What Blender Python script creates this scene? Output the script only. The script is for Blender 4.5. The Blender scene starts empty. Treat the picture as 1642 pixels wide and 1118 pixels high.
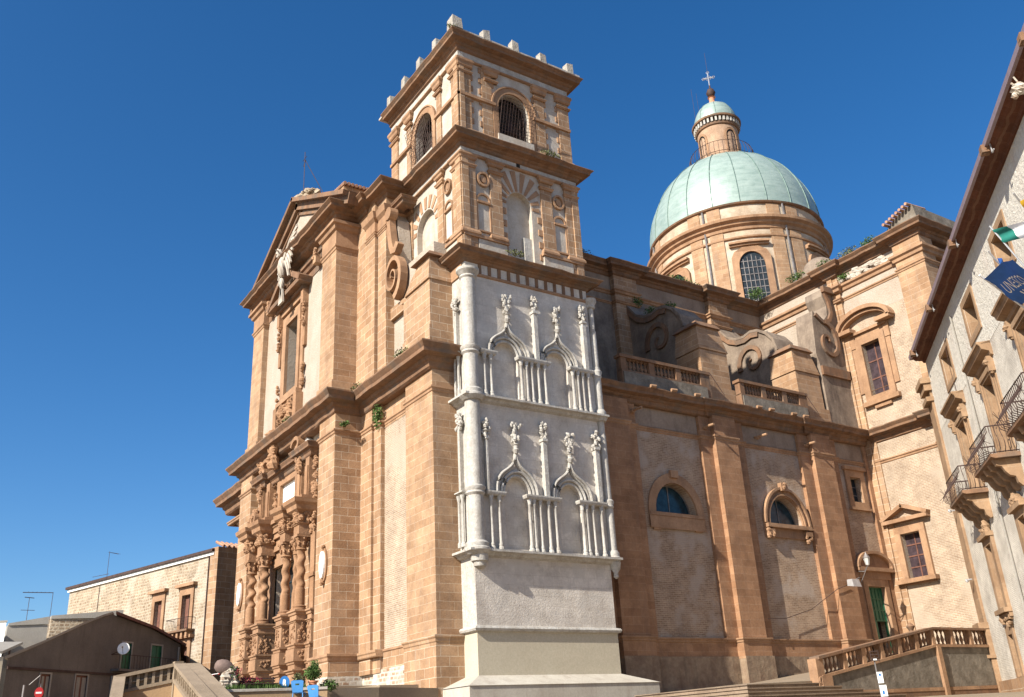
import bpy, math, random
from math import sin, cos, pi, radians, sqrt, atan2
from mathutils import Vector, Matrix
from mathutils.geometry import tessellate_polygon
random.seed(7)
sc = bpy.context.scene
COL = sc.collection

# ------------------------------------------------------------------ camera
cam = bpy.data.cameras.new("camera"); camo = bpy.data.objects.new("camera", cam); COL.objects.link(camo)
YAW, PITCH, ROLL = 0.9748529, 0.3959861, -0.05463541
cam.sensor_width = 36; cam.lens = 32.737; cam.clip_end = 20000; cam.clip_start = 0.2
f_ = Vector((cos(PITCH)*cos(YAW), cos(PITCH)*sin(YAW), sin(PITCH)))
r_ = Vector((sin(YAW), -cos(YAW), 0)); u_ = r_.cross(f_)
rr = cos(ROLL)*r_ + sin(ROLL)*u_; uu = -sin(ROLL)*r_ + cos(ROLL)*u_
camo.matrix_world = Matrix(((rr.x, uu.x, -f_.x, 0), (rr.y, uu.y, -f_.y, 0), (rr.z, uu.z, -f_.z, 0), (0, 0, 0, 1)))
sc.camera = camo
# ------------------------------------------------------------------ sky, sun, exposure
SUN = Vector((-1.42, -0.31, 1.0)).normalized()          # towards the sun
w = bpy.data.worlds.new("World"); sc.world = w; w.use_nodes = True
nt = w.node_tree; nt.nodes.clear()
sky = nt.nodes.new('ShaderNodeTexSky'); sky.sky_type = 'NISHITA'; sky.sun_disc = False
sky.sun_elevation = math.asin(SUN.z); sky.sun_rotation = atan2(SUN.x, SUN.y)
sky.air_density = 1.0; sky.dust_density = 1.6; sky.ozone_density = 3.5; sky.altitude = 700
bg = nt.nodes.new('ShaderNodeBackground'); bg.inputs[1].default_value = 0.066
ow = nt.nodes.new('ShaderNodeOutputWorld')
hs = nt.nodes.new('ShaderNodeHueSaturation'); hs.inputs['Saturation'].default_value = 1.30; hs.inputs['Hue'].default_value = .502; hs.inputs['Value'].default_value = 1.33
nt.links.new(sky.outputs[0], hs.inputs['Color']); nt.links.new(hs.outputs[0], bg.inputs[0]); nt.links.new(bg.outputs[0], ow.inputs[0])
sl = bpy.data.lights.new("sun", 'SUN'); sl.energy = 5.0; sl.angle = radians(0.5); sl.color = (1.0, 0.94, 0.84)
so = bpy.data.objects.new("sun", sl); COL.objects.link(so)
so.rotation_euler = (-SUN).to_track_quat('-Z', 'Y').to_euler(); so.location = SUN*80
sc.view_settings.view_transform = 'Standard'; sc.view_settings.look = 'None'
sc.view_settings.gamma = 1; sc.view_settings.exposure = 0.90
sc.render.engine = 'CYCLES'

# ------------------------------------------------------------------ materials
def newmat(name):
    m = bpy.data.materials.new(name); m.use_nodes = True
    n = m.node_tree; n.nodes.clear()
    o = n.nodes.new('ShaderNodeOutputMaterial'); b = n.nodes.new('ShaderNodeBsdfPrincipled')
    n.links.new(b.outputs[0], o.inputs[0]); return m, n, b
def N(n, t, **k):
    x = n.nodes.new(t)
    for a, v in k.items():
        if a.startswith('i'): x.inputs[int(a[1:])].default_value = v
        else: setattr(x, a, v)
    return x
def ramp(n, src, stops, mode='LINEAR'):
    r = n.nodes.new('ShaderNodeValToRGB'); r.color_ramp.interpolation = mode
    e = r.color_ramp.elements
    while len(e) < len(stops): e.new(0.5)
    for q, (p, c) in zip(e, stops):
        q.position = p; q.color = tuple(c)+(1,) if len(c) == 3 else c
    n.links.new(src, r.inputs[0]); return r.outputs[0]
def mixc(n, fac, a, b, mode='MIX'):
    m = n.nodes.new('ShaderNodeMix'); m.data_type = 'RGBA'; m.blend_type = mode
    for s, v in ((0, fac), (6, a), (7, b)):
        if hasattr(v, 'is_linked') or hasattr(v, 'links'): n.links.new(v, m.inputs[s])
        else: m.inputs[s].default_value = v if s == 0 else (tuple(v)+(1,))[:4]
    return m.outputs[2]
def math_(n, op, a, b=None):
    m = n.nodes.new('ShaderNodeMath'); m.operation = op
    for i, v in enumerate((a, b)):
        if v is None: continue
        if hasattr(v, 'links'): n.links.new(v, m.inputs[i])
        else: m.inputs[i].default_value = v
    return m.outputs[0]
def wallvec(n):
    """(distance along the wall, height) for any upright wall, from its true normal"""
    g = n.nodes.new('ShaderNodeNewGeometry')
    c = N(n, 'ShaderNodeVectorMath', operation='CROSS_PRODUCT'); c.inputs[0].default_value = (0, 0, 1)
    n.links.new(g.outputs['True Normal'], c.inputs[1])
    nn = N(n, 'ShaderNodeVectorMath', operation='NORMALIZE'); n.links.new(c.outputs[0], nn.inputs[0])
    d = N(n, 'ShaderNodeVectorMath', operation='DOT_PRODUCT')
    n.links.new(g.outputs['Position'], d.inputs[0]); n.links.new(nn.outputs[0], d.inputs[1])
    s = n.nodes.new('ShaderNodeSeparateXYZ'); n.links.new(g.outputs['Position'], s.inputs[0])
    cb = n.nodes.new('ShaderNodeCombineXYZ'); n.links.new(d.outputs['Value'], cb.inputs[0]); n.links.new(s.outputs[2], cb.inputs[1])
    return cb.outputs[0], g.outputs['Position']
def noise(n, pos, scale, detail=4, rough=.6, stretch=None):
    if stretch:
        mp = n.nodes.new('ShaderNodeMapping'); mp.inputs[3].default_value = stretch
        n.links.new(pos, mp.inputs[0]); pos = mp.outputs[0]
    t = N(n, 'ShaderNodeTexNoise'); t.inputs['Scale'].default_value = scale
    t.inputs['Detail'].default_value = detail; t.inputs['Roughness'].default_value = rough
    n.links.new(pos, t.inputs['Vector']); return t.outputs[0]
def bump(n, b, h, strength, dist, prev=None):
    u = n.nodes.new('ShaderNodeBump'); u.inputs['Strength'].default_value = strength; u.inputs['Distance'].default_value = dist
    n.links.new(h, u.inputs['Height'])
    if prev: n.links.new(prev, u.inputs['Normal'])
    n.links.new(u.outputs[0], b.inputs['Normal']); return u.outputs[0]
def masonry(name, c1, c2, mort, bw, bh, ms=.012, stain=(.25, .2, .16), st=.35, bs=.4, rough=.9, streak=.3, patch=None, pscale=.25, squash=1.0, fine=.25, wob=1.0):
    c1, c2, mort, patch = [None if q is None else tuple(x*.68 for x in q) for q in (c1, c2, mort, patch)]
    m, n, b = newmat(name)
    uv, pos = wallvec(n)
    # wobble the joints a little
    nz = N(n, 'ShaderNodeTexNoise'); nz.inputs['Scale'].default_value = 1.3; n.links.new(pos, nz.inputs['Vector'])
    va = N(n, 'ShaderNodeVectorMath', operation='MULTIPLY_ADD'); n.links.new(nz.outputs['Color'], va.inputs[0])
    va.inputs[1].default_value = (bh*.18*wob, bh*.14*wob, 0); n.links.new(uv, va.inputs[2])
    br = N(n, 'ShaderNodeTexBrick'); n.links.new(va.outputs[0], br.inputs['Vector'])
    br.inputs['Scale'].default_value = 1; br.inputs['Brick Width'].default_value = bw; br.inputs['Row Height'].default_value = bh
    br.inputs['Mortar Size'].default_value = ms; br.inputs['Mortar Smooth'].default_value = .3; br.inputs['Bias'].default_value = 0
    br.inputs['Color1'].default_value = (*c1, 1); br.inputs['Color2'].default_value = (*c2, 1); br.inputs['Mortar'].default_value = (*mort, 1)
    br.squash = squash; br.squash_frequency = 3
    col = br.outputs['Color']
    n1 = noise(n, pos, .9, 6, .65)
    col = mixc(n, 1.0, col, ramp(n, n1, [(.3, (.68, .65, .63)), (.7, (1.15, 1.14, 1.12))]), 'MULTIPLY')
    n2 = noise(n, pos, 9, 5, .7)
    col = mixc(n, 1.0, col, ramp(n, n2, [(.25, (.82, .8, .78)), (.75, (1.1, 1.1, 1.1))]), 'MULTIPLY')
    if patch:
        pn = noise(n, pos, pscale, 5, .6)
        pf = ramp(n, pn, [(.5, (0, 0, 0)), (.62, (.8, .8, .8))])
        col = mixc(n, pf, col, patch)
    sn = noise(n, pos, 1.1, 6, .7, (1.6, 1.6, .22))
    sf = ramp(n, sn, [(.5, (0, 0, 0)), (.8, (st, st, st))])
    col = mixc(n, sf, col, stain)
    n.links.new(col, b.inputs['Base Color']); b.inputs['Roughness'].default_value = rough
    b.inputs['Specular IOR Level'].default_value = .25
    inv = math_(n, 'SUBTRACT', 1, br.outputs['Fac'])
    p = bump(n, b, inv, bs, .02)
    bump(n, b, n2, fine, .05, p)
    return m
def plaster(name, c1, c2, dark=(.3, .27, .24), fc=.82, dk=.4, scale=.5, bs=.3, streak=True, rough=.92, fine=14, fd=.03, speck=0):
    c1, c2 = [tuple(x*.68 for x in q) for q in (c1, c2)]
    m, n, b = newmat(name)
    uv, pos = wallvec(n)
    col = mixc(n, ramp(n, noise(n, pos, scale, 7, .65), [(.35, (0, 0, 0)), (.65, (1, 1, 1))]), c1, c2)
    sn = noise(n, pos, 1.0, 7, .72, (1.5, 1.5, .3) if streak else (1, 1, 1))
    col = mixc(n, ramp(n, sn, [(.5, (0, 0, 0)), (.78, (dk, dk, dk))]), col, dark)
    nf = noise(n, pos, fine, 5, .7)
    col = mixc(n, 1.0, col, ramp(n, nf, [(.25, (fc, fc, fc*.98)), (.75, (1.1, 1.1, 1.1))]), 'MULTIPLY')
    if speck:
        v = N(n, 'ShaderNodeTexVoronoi'); v.inputs['Scale'].default_value = speck; n.links.new(pos, v.inputs['Vector'])
        col = mixc(n, ramp(n, v.outputs['Distance'], [(.10, (.75, .75, .75)), (.2, (0, 0, 0))]), col, dark)
    n.links.new(col, b.inputs['Base Color']); b.inputs['Roughness'].default_value = rough
    b.inputs['Specular IOR Level'].default_value = .2
    bump(n, b, nf, bs, fd)
    return m
def plain(name, c, rough=.6, metal=0, var=.15, bs=0, spec=.4):
    m, n, b = newmat(name)
    g = n.nodes.new('ShaderNodeNewGeometry')
    nf = noise(n, g.outputs['Position'], 3, 5, .6)
    lo = tuple(x*(1-var) for x in c); hi = tuple(min(1, x*(1+var)) for x in c)
    n.links.new(ramp(n, nf, [(.3, lo), (.7, hi)]), b.inputs['Base Color'])
    b.inputs['Roughness'].default_value = rough; b.inputs['Metallic'].default_value = metal
    b.inputs['Specular IOR Level'].default_value = spec
    if bs: bump(n, b, noise(n, g.outputs['Position'], 20, 4, .7), bs, .02)
    return m
M = {}
M['ashlar'] = masonry('sandstone ashlar', (.62, .405, .245), (.47, .285, .16), (.82, .68, .52), .95, .47, .014, st=.5, bs=.35)
M['ashlar_big'] = masonry('sandstone pilaster blocks', (.62, .41, .25), (.49, .30, .17), (.74, .57, .41), 1.6, .42, .012, st=.5, bs=.3)
M['ashlar_south'] = masonry('russet sandstone blocks', (.54, .31, .175), (.44, .24, .13), (.60, .40, .26), 1.3, .45, .009, st=.6, stain=(.2, .12, .08), bs=.3)
M['trim'] = masonry('carved sandstone trim', (.58, .36, .215), (.46, .275, .16), (.58, .40, .26), 1.3, 3.0, .006, st=.65, stain=(.2, .13, .09), bs=.2)
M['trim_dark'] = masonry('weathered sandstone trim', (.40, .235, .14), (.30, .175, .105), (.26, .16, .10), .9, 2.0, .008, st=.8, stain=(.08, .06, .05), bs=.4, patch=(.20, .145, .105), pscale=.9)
M['carved'] = masonry('carved portal stone', (.52, .31, .18), (.46, .26, .14), (.45, .27, .16), 2, 2, .004, st=.5, stain=(.17, .12, .09), bs=.15, fine=.6)
M['brick'] = masonry('cream brickwork', (.62, .47, .33), (.48, .34, .23), (.76, .66, .53), .36, .105, .020, st=.25, stain=(.4, .33, .25), bs=.8, patch=(.62, .50, .38), pscale=.25, fine=.35)
M['brick_aisle'] = masonry('buff aisle brickwork', (.58, .415, .29), (.43, .29, .19), (.66, .51, .37), .36, .11, .020, st=.5, stain=(.27, .2, .15), bs=.6, patch=(.60, .48, .38), pscale=.7, fine=.4)
M['rubble'] = masonry('pale rubble masonry', (.72, .66, .54), (.46, .27, .16), (.78, .73, .62), .42, .22, .05, wob=4, st=.35, bs=.6, patch=(.78, .74, .66), pscale=1.2)
M['plaster'] = plaster('rough pale plaster', (.64, .55, .45), (.56, .45, .35), dark=(.34, .27, .20), dk=.6, bs=.9, fine=9, fd=.06)
M['frieze'] = plaster('stained frieze plaster', (.48, .37, .28), (.36, .26, .19), dark=(.15, .11, .08), dk=.85, bs=.6, fine=7)
M['limestone'] = plaster('white limestone', (.74, .68, .59), (.60, .51, .41), dark=(.34, .25, .18), dk=.7, bs=.5, fine=8, scale=1.2)
M['gothic'] = plaster('white gothic stone', (.76, .73, .67), (.62, .57, .50), dark=(.26, .22, .18), dk=.85, bs=.9, fine=8, scale=2.2, fc=.66)
M['gothic_panel'] = masonry('grey white gothic wall', (.95, .89, .80), (.86, .80, .71), (.70, .63, .55), 1.15, .5, .008, st=.5, stain=(.42, .36, .30), bs=.3, patch=(.74, .68, .60), pscale=1.3, fine=.6)
M['weathered'] = plaster('stained old plaster darkened for shade', (.42, .33, .25), (.25, .19, .145), dark=(.08, .06, .05), dk=.9, bs=.8, fine=6, scale=.9)  # base colours lowered for the shade around the buttresses, besides the stains
M['merlonstone'] = plaster('eroded pale merlon stone', (.66, .61, .53), (.46, .41, .34), dark=(.22, .18, .14), dk=.8, bs=1.0, fine=5, fd=.12, scale=2.5)
M['cream'] = plaster('smooth cream render', (.74, .66, .50), (.68, .60, .45), dark=(.45, .38, .28), dk=.5, bs=.15)
M['plinth'] = plaster('streaked plinth stone', (.72, .67, .57), (.60, .54, .45), dark=(.25, .2, .16), dk=.7, bs=.3)
M['greywall'] = plaster('grey weathered render', (.36, .31, .25), (.19, .16, .125), dark=(.09, .08, .065), dk=.8, bs=1.0, fine=5, scale=1.7)
M['baserender'] = plaster('stained brown render', (.46, .34, .23), (.30, .20, .135), dark=(.10, .08, .06), dk=.85, bs=1.0, fine=5, scale=1.6)
M['palace'] = masonry('palace pale stone facing', (.92, .86, .75), (.80, .74, .63), (.94, .89, .79), .16, .075, .022, st=.25, stain=(.42, .38, .33), bs=.9, fine=.6)
M['palace_up'] = plaster('palace rough pale facing', (.92, .86, .75), (.84, .78, .67), dark=(.50, .33, .28), dk=.35, bs=1.0, fine=5, fd=.08, speck=0)
M['convent_old'] = plaster('convent rubble', (.56, .44, .31), (.44, .33, .22), dark=(.20, .145, .10), dk=.5, bs=1.0, fine=2.4, fd=.12, speck=.9)
M['convent'] = masonry('tan rubble walling', (.62, .50, .36), (.40, .29, .19), (.66, .56, .42), .42, .26, .06, st=.4, stain=(.2, .15, .1), bs=.9, patch=(.66, .57, .45), pscale=.35, squash=.8, fine=.8, wob=7)
M['darkrender'] = plaster('shaded brown house render', (.25, .22, .195), (.17, .15, .135), dark=(.08, .07, .06), dk=.7, bs=.4, scale=.35)  # brown render with the gable's shade put into its colour
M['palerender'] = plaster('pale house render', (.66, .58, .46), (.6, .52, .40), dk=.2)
M['greyrender'] = plaster('cement grey render', (.46, .43, .38), (.38, .35, .31), dk=.4)
M['whitepaint'] = plain('white paint', (.82, .82, .78), .7, 0, .06)
M['glass'] = plain('dark window glass', (.02, .028, .035), .4, 0, .5, 0, .2)
M['glassblue'] = plain('blue lunette glass', (.012, .035, .05), .2, 0, .6, 0, .4)
M['glassdim'] = plain('dusty purple window glass', (.045, .03, .035), .35, 0, .5, 0, .5)
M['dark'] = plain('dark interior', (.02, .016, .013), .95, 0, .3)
M['iron'] = plain('rusted iron', (.06, .035, .028), .75, .2, .4)
M['ironlight'] = plain('grey iron', (.22, .2, .19), .6, .5, .3)
M['greendoor'] = plain('green door paint', (.02, .11, .055), .45, 0, .2)
M['brownshutter'] = plain('brown shutter', (.14, .06, .04), .7, 0, .3)
M['steel'] = plain('galvanised metal', (.5, .5, .5), .45, .7, .2)
M['blueplastic'] = plain('sky blue plastic', (.07, .26, .58), .5, 0, .1)
M['bluesign'] = plain('deep blue enamel', (.02, .14, .38), .4, 0, .1)
M['red'] = plain('red enamel', (.5, .03, .03), .5, 0, .1)
M['terracotta'] = plain('terracotta', (.50, .22, .12), .8, 0, .2, .3)
M['amphora'] = plain('weathered amphora clay', (.16, .11, .09), .85, 0, .35, .4)
M['wood'] = plain('dark bench wood', (.07, .04, .03), .8, 0, .3)
M['leaf'] = plain('green leaves', (.07, .12, .03), .8, 0, .6, 0, .2)
M['leafdry'] = plain('dry grey green weeds', (.13, .14, .06), .85, 0, .5, 0, .2)
M['pink'] = plain('magenta bracts', (.26, .02, .05), .7, 0, .5, 0, .2)
M['ground'] = plaster('stone paving', (.40, .31, .22), (.34, .26, .18), dk=.3, streak=False)
M['stairstone'] = masonry('stair stone', (.42, .32, .23), (.34, .25, .175), (.2, .15, .11), 1.3, .5, .012, st=.4, bs=.2)
M['flaggreen'] = plain('green flag cloth', (.015, .17, .13), .8, 0, .1)
M['flagwhite'] = plain('white flag cloth', (.75, .75, .73), .8, 0, .05)
M['flagblue'] = plain('blue flag cloth', (.03, .12, .42), .8, 0, .15)
M['flagyellow'] = plain('yellow flag cloth', (.75, .45, .03), .8, 0, .1)
M['flagred'] = plain('red flag cloth', (.6, .05, .03), .8, 0, .1)
M['lampglass'] = plain('lamp glass', (.5, .5, .47), .2, 0, .1, 0, .8)
def tiles(name):
    m, n, b = newmat(name)
    g = n.nodes.new('ShaderNodeNewGeometry')
    col = ramp(n, noise(n, g.outputs['Position'], 4, 5, .7), [(.3, (.22, .12, .08)), (.6, (.42, .24, .15)), (.8, (.5, .36, .26))])
    n.links.new(col, b.inputs['Base Color']); b.inputs['Roughness'].default_value = .9; return m
M['oldtile'] = plain('dark old roof tile', (.13, .06, .045), .9, 0, .4)
M['tile'] = tiles('clay roof tile')
def copper():
    m, n, b = newmat('verdigris copper sheet')
    g = n.nodes.new('ShaderNodeNewGeometry'); s = n.nodes.new('ShaderNodeSeparateXYZ'); n.links.new(g.outputs['Position'], s.inputs[0])
    p = g.outputs['Position']
    col = ramp(n, noise(n, p, .8, 6, .6, (1, 1, 2.5)), [(.3, (.21, .285, .25)), (.5, (.27, .345, .305)), (.75, (.33, .405, .36))])
    col = mixc(n, ramp(n, noise(n, p, 2.2, 7, .75, (1, 1, .18)), [(.52, (0, 0, 0)), (.8, (.4, .4, .4))]), col, (.14, .20, .17))
    z = math_(n, 'FRACT', math_(n, 'MULTIPLY', s.outputs[2], 1.25))
    seam = ramp(n, z, [(0, (.72, .72, .72)), (.05, (1, 1, 1)), (1, (1.04, 1.04, 1.04))])
    col = mixc(n, 1.0, col, seam, 'MULTIPLY')
    n.links.new(col, b.inputs['Base Color']); b.inputs['Roughness'].default_value = .42; b.inputs['Metallic'].default_value = .15
    bump(n, b, noise(n, p, 3, 4, .6), .25, .06); return m
M['copper'] = copper()

# ------------------------------------------------------------------ mesh building
WO = {}
KEEP = {'door_panel', 'carved_panel', 'carved_figure', 'quoin', 'carved_panel', 'cross', 'carved_capital', 'finial', 'flag_lettering', 'broken_gable_finial', 'crumbled_frieze', 'rock_heap', 'stone_eagle', 'belfry_grille', 'balcony_railing', 'glazing_bar', 'lantern_railing', 'lantern_grille', 'tape_stripe', 'attic_tile_edge', 'carved_figure', 'carved_apron', 'carved_panel', 'voussoir', 'dish_arm', 'window_bar', 'sign_marking', 'scroll', 'plaque_emblem', 'satellite_dish', 'door_panel', 'stem', 'roof_tile_edge', 'parapet_tile_edge', 'lightning_rod', 'lace_pane', 'scroll_pediment', 'carved_frame', 'quoin', 'door_glazing_bar', 'wall_cable'}
def setp(o, **k):
    for a, v in k.items(): o[a] = v
class MB:
    def __init__(s): s.v = []; s.f = []; s.loose = []; s.cuts = [(0, 0)]
    def add(s, vs, fs):
        k = len(s.v); s.v += [tuple(v) for v in vs]; s.f += [tuple(i+k for i in f) for f in fs]; s.cuts.append((len(s.v), len(s.f)))
    def hexa(s, p):  # 8 points, bottom 4 then top 4
        s.add(p, [(0, 1, 2, 3), (4, 5, 6, 7), (0, 1, 5, 4), (1, 2, 6, 5), (2, 3, 7, 6), (3, 0, 4, 7)])
    def box(s, x0, x1, y0, y1, z0, z1):
        s.hexa([(x0, y0, z0), (x1, y0, z0), (x1, y1, z0), (x0, y1, z0), (x0, y0, z1), (x1, y0, z1), (x1, y1, z1), (x0, y1, z1)])
    def fb(s, F, u0, u1, z0, z1, o0, o1):
        s.hexa([F(u0, z0, o0), F(u1, z0, o0), F(u1, z0, o1), F(u0, z0, o1), F(u0, z1, o0), F(u1, z1, o0), F(u1, z1, o1), F(u0, z1, o1)])
    def prism(s, F, loop, o0, o1, holes=()):
        loops = [list(loop)]+[list(h) for h in holes]
        tri = tessellate_polygon([[Vector((a, b, 0)) for a, b in L] for L in loops])
        flat = [p for L in loops for p in L]; n = len(flat)
        vs = [F(a, b, o1) for a, b in flat]+[F(a, b, o0) for a, b in flat]
        fs = [tuple(t) for t in tri]+[tuple(i+n for i in t) for t in tri]
        k = 0
        for L in loops:
            m = len(L)
            for i in range(m): a, b = k+i, k+(i+1) % m; fs.append((a, b, b+n, a+n))
            k += m
        s.add(vs, fs)
    def sweep(s, path, prof, closed=False, side=1, inner=-.3):
        pr = list(prof); pr = [(inner, pr[0][1])]+pr+[(inner, pr[-1][1])]
        rough = .016 if max(q[0] for q in prof) > .5 else 0
        if rough:
            q2 = []
            for i in range(len(path)-(0 if closed else 1)):
                a, b = path[i], path[(i+1) % len(path)]; k = max(1, int(math.hypot(b[0]-a[0], b[1]-a[1])/.7))
                q2 += [(a[0]+(b[0]-a[0])*t/k, a[1]+(b[1]-a[1])*t/k) for t in range(k)]
            path = q2+([] if closed else [path[-1]])
        n = len(path); m = len(pr); rows = []
        def nor(a, b):
            d = Vector((b[0]-a[0], b[1]-a[1])).normalized(); return Vector((d.y, -d.x))*side
        for i in range(n):
            if closed: n1, n2 = nor(path[i-1], path[i]), nor(path[i], path[(i+1) % n])
            else:
                n1 = nor(path[i-1], path[i]) if i else nor(path[0], path[1])
                n2 = nor(path[i], path[i+1]) if i < n-1 else n1
            b = n1+n2; b = b/(b.length_squared)*2 if b.length > 1e-6 else n1
            jj = [random.gauss(0, 1)*rough*(1.6 if random.random() < .12 else 1) for _ in range(3)]
            rows.append([(path[i][0]+b.x*(o+(jj[0] if o > .1 else 0)), path[i][1]+b.y*(o+(jj[0] if o > .1 else 0)), z+(jj[1] if o > .3 else 0)) for o, z in pr])
        vs = [p for r in rows for p in r]; fs = []
        for i in range(n if closed else n-1):
            for j in range(m):
                a, b = i*m+j, i*m+(j+1) % m; c, d = ((i+1) % n)*m+(j+1) % m, ((i+1) % n)*m+j
                fs.append((a, b, c, d))
        if not closed: fs += [tuple(range(m)), tuple((n-1)*m+j for j in range(m))]
        s.add(vs, fs)
    def lathe(s, c, prof, n=16, a0=0, a1=2*pi, off=None):
        full = abs(a1-a0-2*pi) < 1e-6; k = n if full else n+1; vs = []; fs = []
        for i in range(k):
            a = a0+(a1-a0)*i/n
            for r, z in prof: vs.append((c[0]+r*cos(a), c[1]+r*sin(a), z))
        m = len(prof)
        for i in range(n):
            j = (i+1) % k
            for q in range(m-1): fs.append((i*m+q, j*m+q, j*m+q+1, i*m+q+1))
        if full:
            fs.append(tuple(i*m for i in range(k))); fs.append(tuple(i*m+m-1 for i in range(k)))
        s.add(vs, fs)
    def rings(s, rs, n):   # rs = list of rings (n points each) joined
        vs = [p for r in rs for p in r]; fs = []
        for i in range(len(rs)-1):
            for j in range(n): fs.append((i*n+j, i*n+(j+1) % n, (i+1)*n+(j+1) % n, (i+1)*n+j))
        fs += [tuple(range(n)), tuple((len(rs)-1)*n+j for j in range(n))]
        s.add(vs, fs)
    def tube(s, pts, r, n=5, r1=None):
        P = [Vector(p) for p in pts]; rs = []; m = len(P)
        for i, p in enumerate(P):
            t = (P[min(i+1, m-1)]-P[max(i-1, 0)]).normalized()
            a = t.cross(Vector((0, 0, 1)) if abs(t.z) < .9 else Vector((1, 0, 0))).normalized(); b = t.cross(a)
            q = r if r1 is None else r+(r1-r)*i/(m-1)
            rs.append([tuple(p+a*q*cos(2*pi*k/n)+b*q*sin(2*pi*k/n)) for k in range(n)])
        s.rings(rs, n)
    def band(s, F, pts, wdt, o0, o1):    # flat-section band following pts in the wall plane
        rs = []; m = len(pts)
        for i, p in enumerate(pts):
            a = pts[max(i-1, 0)]; b = pts[min(i+1, m-1)]
            dx, dz = b[0]-a[0], b[1]-a[1]; l = sqrt(dx*dx+dz*dz) or 1; nx, nz = -dz/l, dx/l
            q = (wdt(i/(m-1)) if callable(wdt) else wdt)/2
            rs.append([F(p[0]+nx*q, p[1]+nz*q, o0), F(p[0]-nx*q, p[1]-nz*q, o0), F(p[0]-nx*q, p[1]-nz*q, o1), F(p[0]+nx*q, p[1]+nz*q, o1)])
        s.rings(rs, 4)
    def blob(s, c, r, sq=(1, 1, 1), n=6, m=4, jit=.15):
        vs = []; fs = []
        for i in range(1, m):
            t = pi*i/m
            for j in range(n):
                a = 2*pi*j/n+i*.4; k = r*(1+random.uniform(-jit, jit))
                vs.append((c[0]+k*sin(t)*cos(a)*sq[0], c[1]+k*sin(t)*sin(a)*sq[1], c[2]+k*cos(t)*sq[2]))
        t0 = len(vs); vs += [(c[0], c[1], c[2]+r*sq[2]), (c[0], c[1], c[2]-r*sq[2])]
        for i in range(m-2):
            for j in range(n): fs.append((i*n+j, i*n+(j+1) % n, (i+1)*n+(j+1) % n, (i+1)*n+j))
        for j in range(n): fs.append((j, (j+1) % n, t0)); fs.append(((m-2)*n+j, (m-2)*n+(j+1) % n, t0+1))
        s.add(vs, fs)
    def relief(s, F, u0, u1, z0, z1, o, k, r=.1):
        for _ in range(k):
            p = F(random.uniform(u0, u1), random.uniform(z0, z1), o); q = r*random.uniform(.6, 1.3)
            s.blob(p, q, (1, 1, random.uniform(.7, 1.5)))
    def leaves(s, c, rad, n, size, shell=.55):
        for _ in range(n):
            d = Vector((random.gauss(0, 1), random.gauss(0, 1), random.gauss(0, 1))).normalized()*random.uniform(shell, 1)**.6
            p = Vector((c[0]+d.x*rad[0], c[1]+d.y*rad[1], c[2]+d.z*rad[2]))
            a = Vector((random.gauss(0, 1), random.gauss(0, 1), random.gauss(0, .8))).normalized()
            b = a.cross(Vector((random.random()-.5, random.random()-.5, random.random()-.5))).normalized()
            q = size*random.uniform(.6, 1.3)
            k = len(s.v); s.v += [tuple(p-a*q), tuple(p+b*q*.45), tuple(p+a*q), tuple(p-b*q*.45)]; s.loose.append((k, k+1, k+2, k+3))
    def clusters(s, gap=.12):
        if s.loose or len(s.cuts) < 3: return None
        bb = []
        for (a, p), (b, q) in zip(s.cuts, s.cuts[1:]):
            V = s.v[a:b]; bb.append([min(v[i] for v in V)-gap/2 for i in range(3)]+[max(v[i] for v in V)+gap/2 for i in range(3)])
        n = len(bb); g = list(range(n))
        def fd(i):
            while g[i] != i: g[i] = g[g[i]]; i = g[i]
            return i
        for i in range(n):
            for j in range(i):
                if all(bb[i][k] <= bb[j][k+3] and bb[j][k] <= bb[i][k+3] for k in range(3)): g[fd(i)] = fd(j)
        d = {}
        for i in range(n): d.setdefault(fd(i), []).append(i)
        return list(d.values())
    def build(s, name, mat, parent=None, origin=None, smooth=False, label=None, **kw):
        cl = s.clusters() if (parent is not None and name not in KEEP) else None
        if cl and 1 < len(cl) <= 40:
            first = None
            for c in cl:
                m = MB()
                for i in c:
                    (a, p), (b, q) = s.cuts[i], s.cuts[i+1]; m.add(s.v[a:b], [tuple(x-a for x in f) for f in s.f[p:q]])
                o = m._build(name, mat, parent, origin, smooth, label, **kw)
                first = first or o
            return first
        return s._build(name, mat, parent, origin, smooth, label, **kw)
    def _build(s, name, mat, parent=None, origin=None, smooth=False, label=None, **kw):
        if origin is None:
            origin = Vector((0, 0, 0))
            if parent is None and s.v:
                xs = [v[0] for v in s.v]; ys = [v[1] for v in s.v]; zs = [v[2] for v in s.v]
                origin = Vector(((min(xs)+max(xs))/2, (min(ys)+max(ys))/2, min(zs)))
            elif parent is not None: origin = WO[parent.name]
        origin = Vector(origin)
        me = bpy.data.meshes.new(name)
        me.from_pydata([tuple(Vector(v)-origin) for v in s.v], [], s.f+s.loose); me.update()
        import bmesh
        if s.f:
            bm = bmesh.new(); bm.from_mesh(me)
            nf = len(s.f)
            bm.faces.ensure_lookup_table()
            bmesh.ops.recalc_face_normals(bm, faces=bm.faces[:nf]); bm.to_mesh(me); bm.free()
        if smooth:
            for p in me.polygons: p.use_smooth = True
            if smooth == 'auto':
                me.set_sharp_from_angle(angle=radians(38))
        me.materials.append(M[mat] if isinstance(mat, str) else mat)
        o = bpy.data.objects.new(name, me); COL.objects.link(o); WO[o.name] = origin
        if parent is not None: o.parent = parent; o.location = origin-WO[parent.name]
        else: o.location = origin
        if label: o['label'] = label
        for a, v in kw.items(): o[a] = v
        return o
def empty(name, loc, label, category, group=None):
    o = bpy.data.objects.new(name, None); COL.objects.link(o); o.location = loc; WO[o.name] = Vector(loc)
    o.empty_display_size = .5; o['label'] = label; o['category'] = category
    if group: o['group'] = group
    return o
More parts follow.
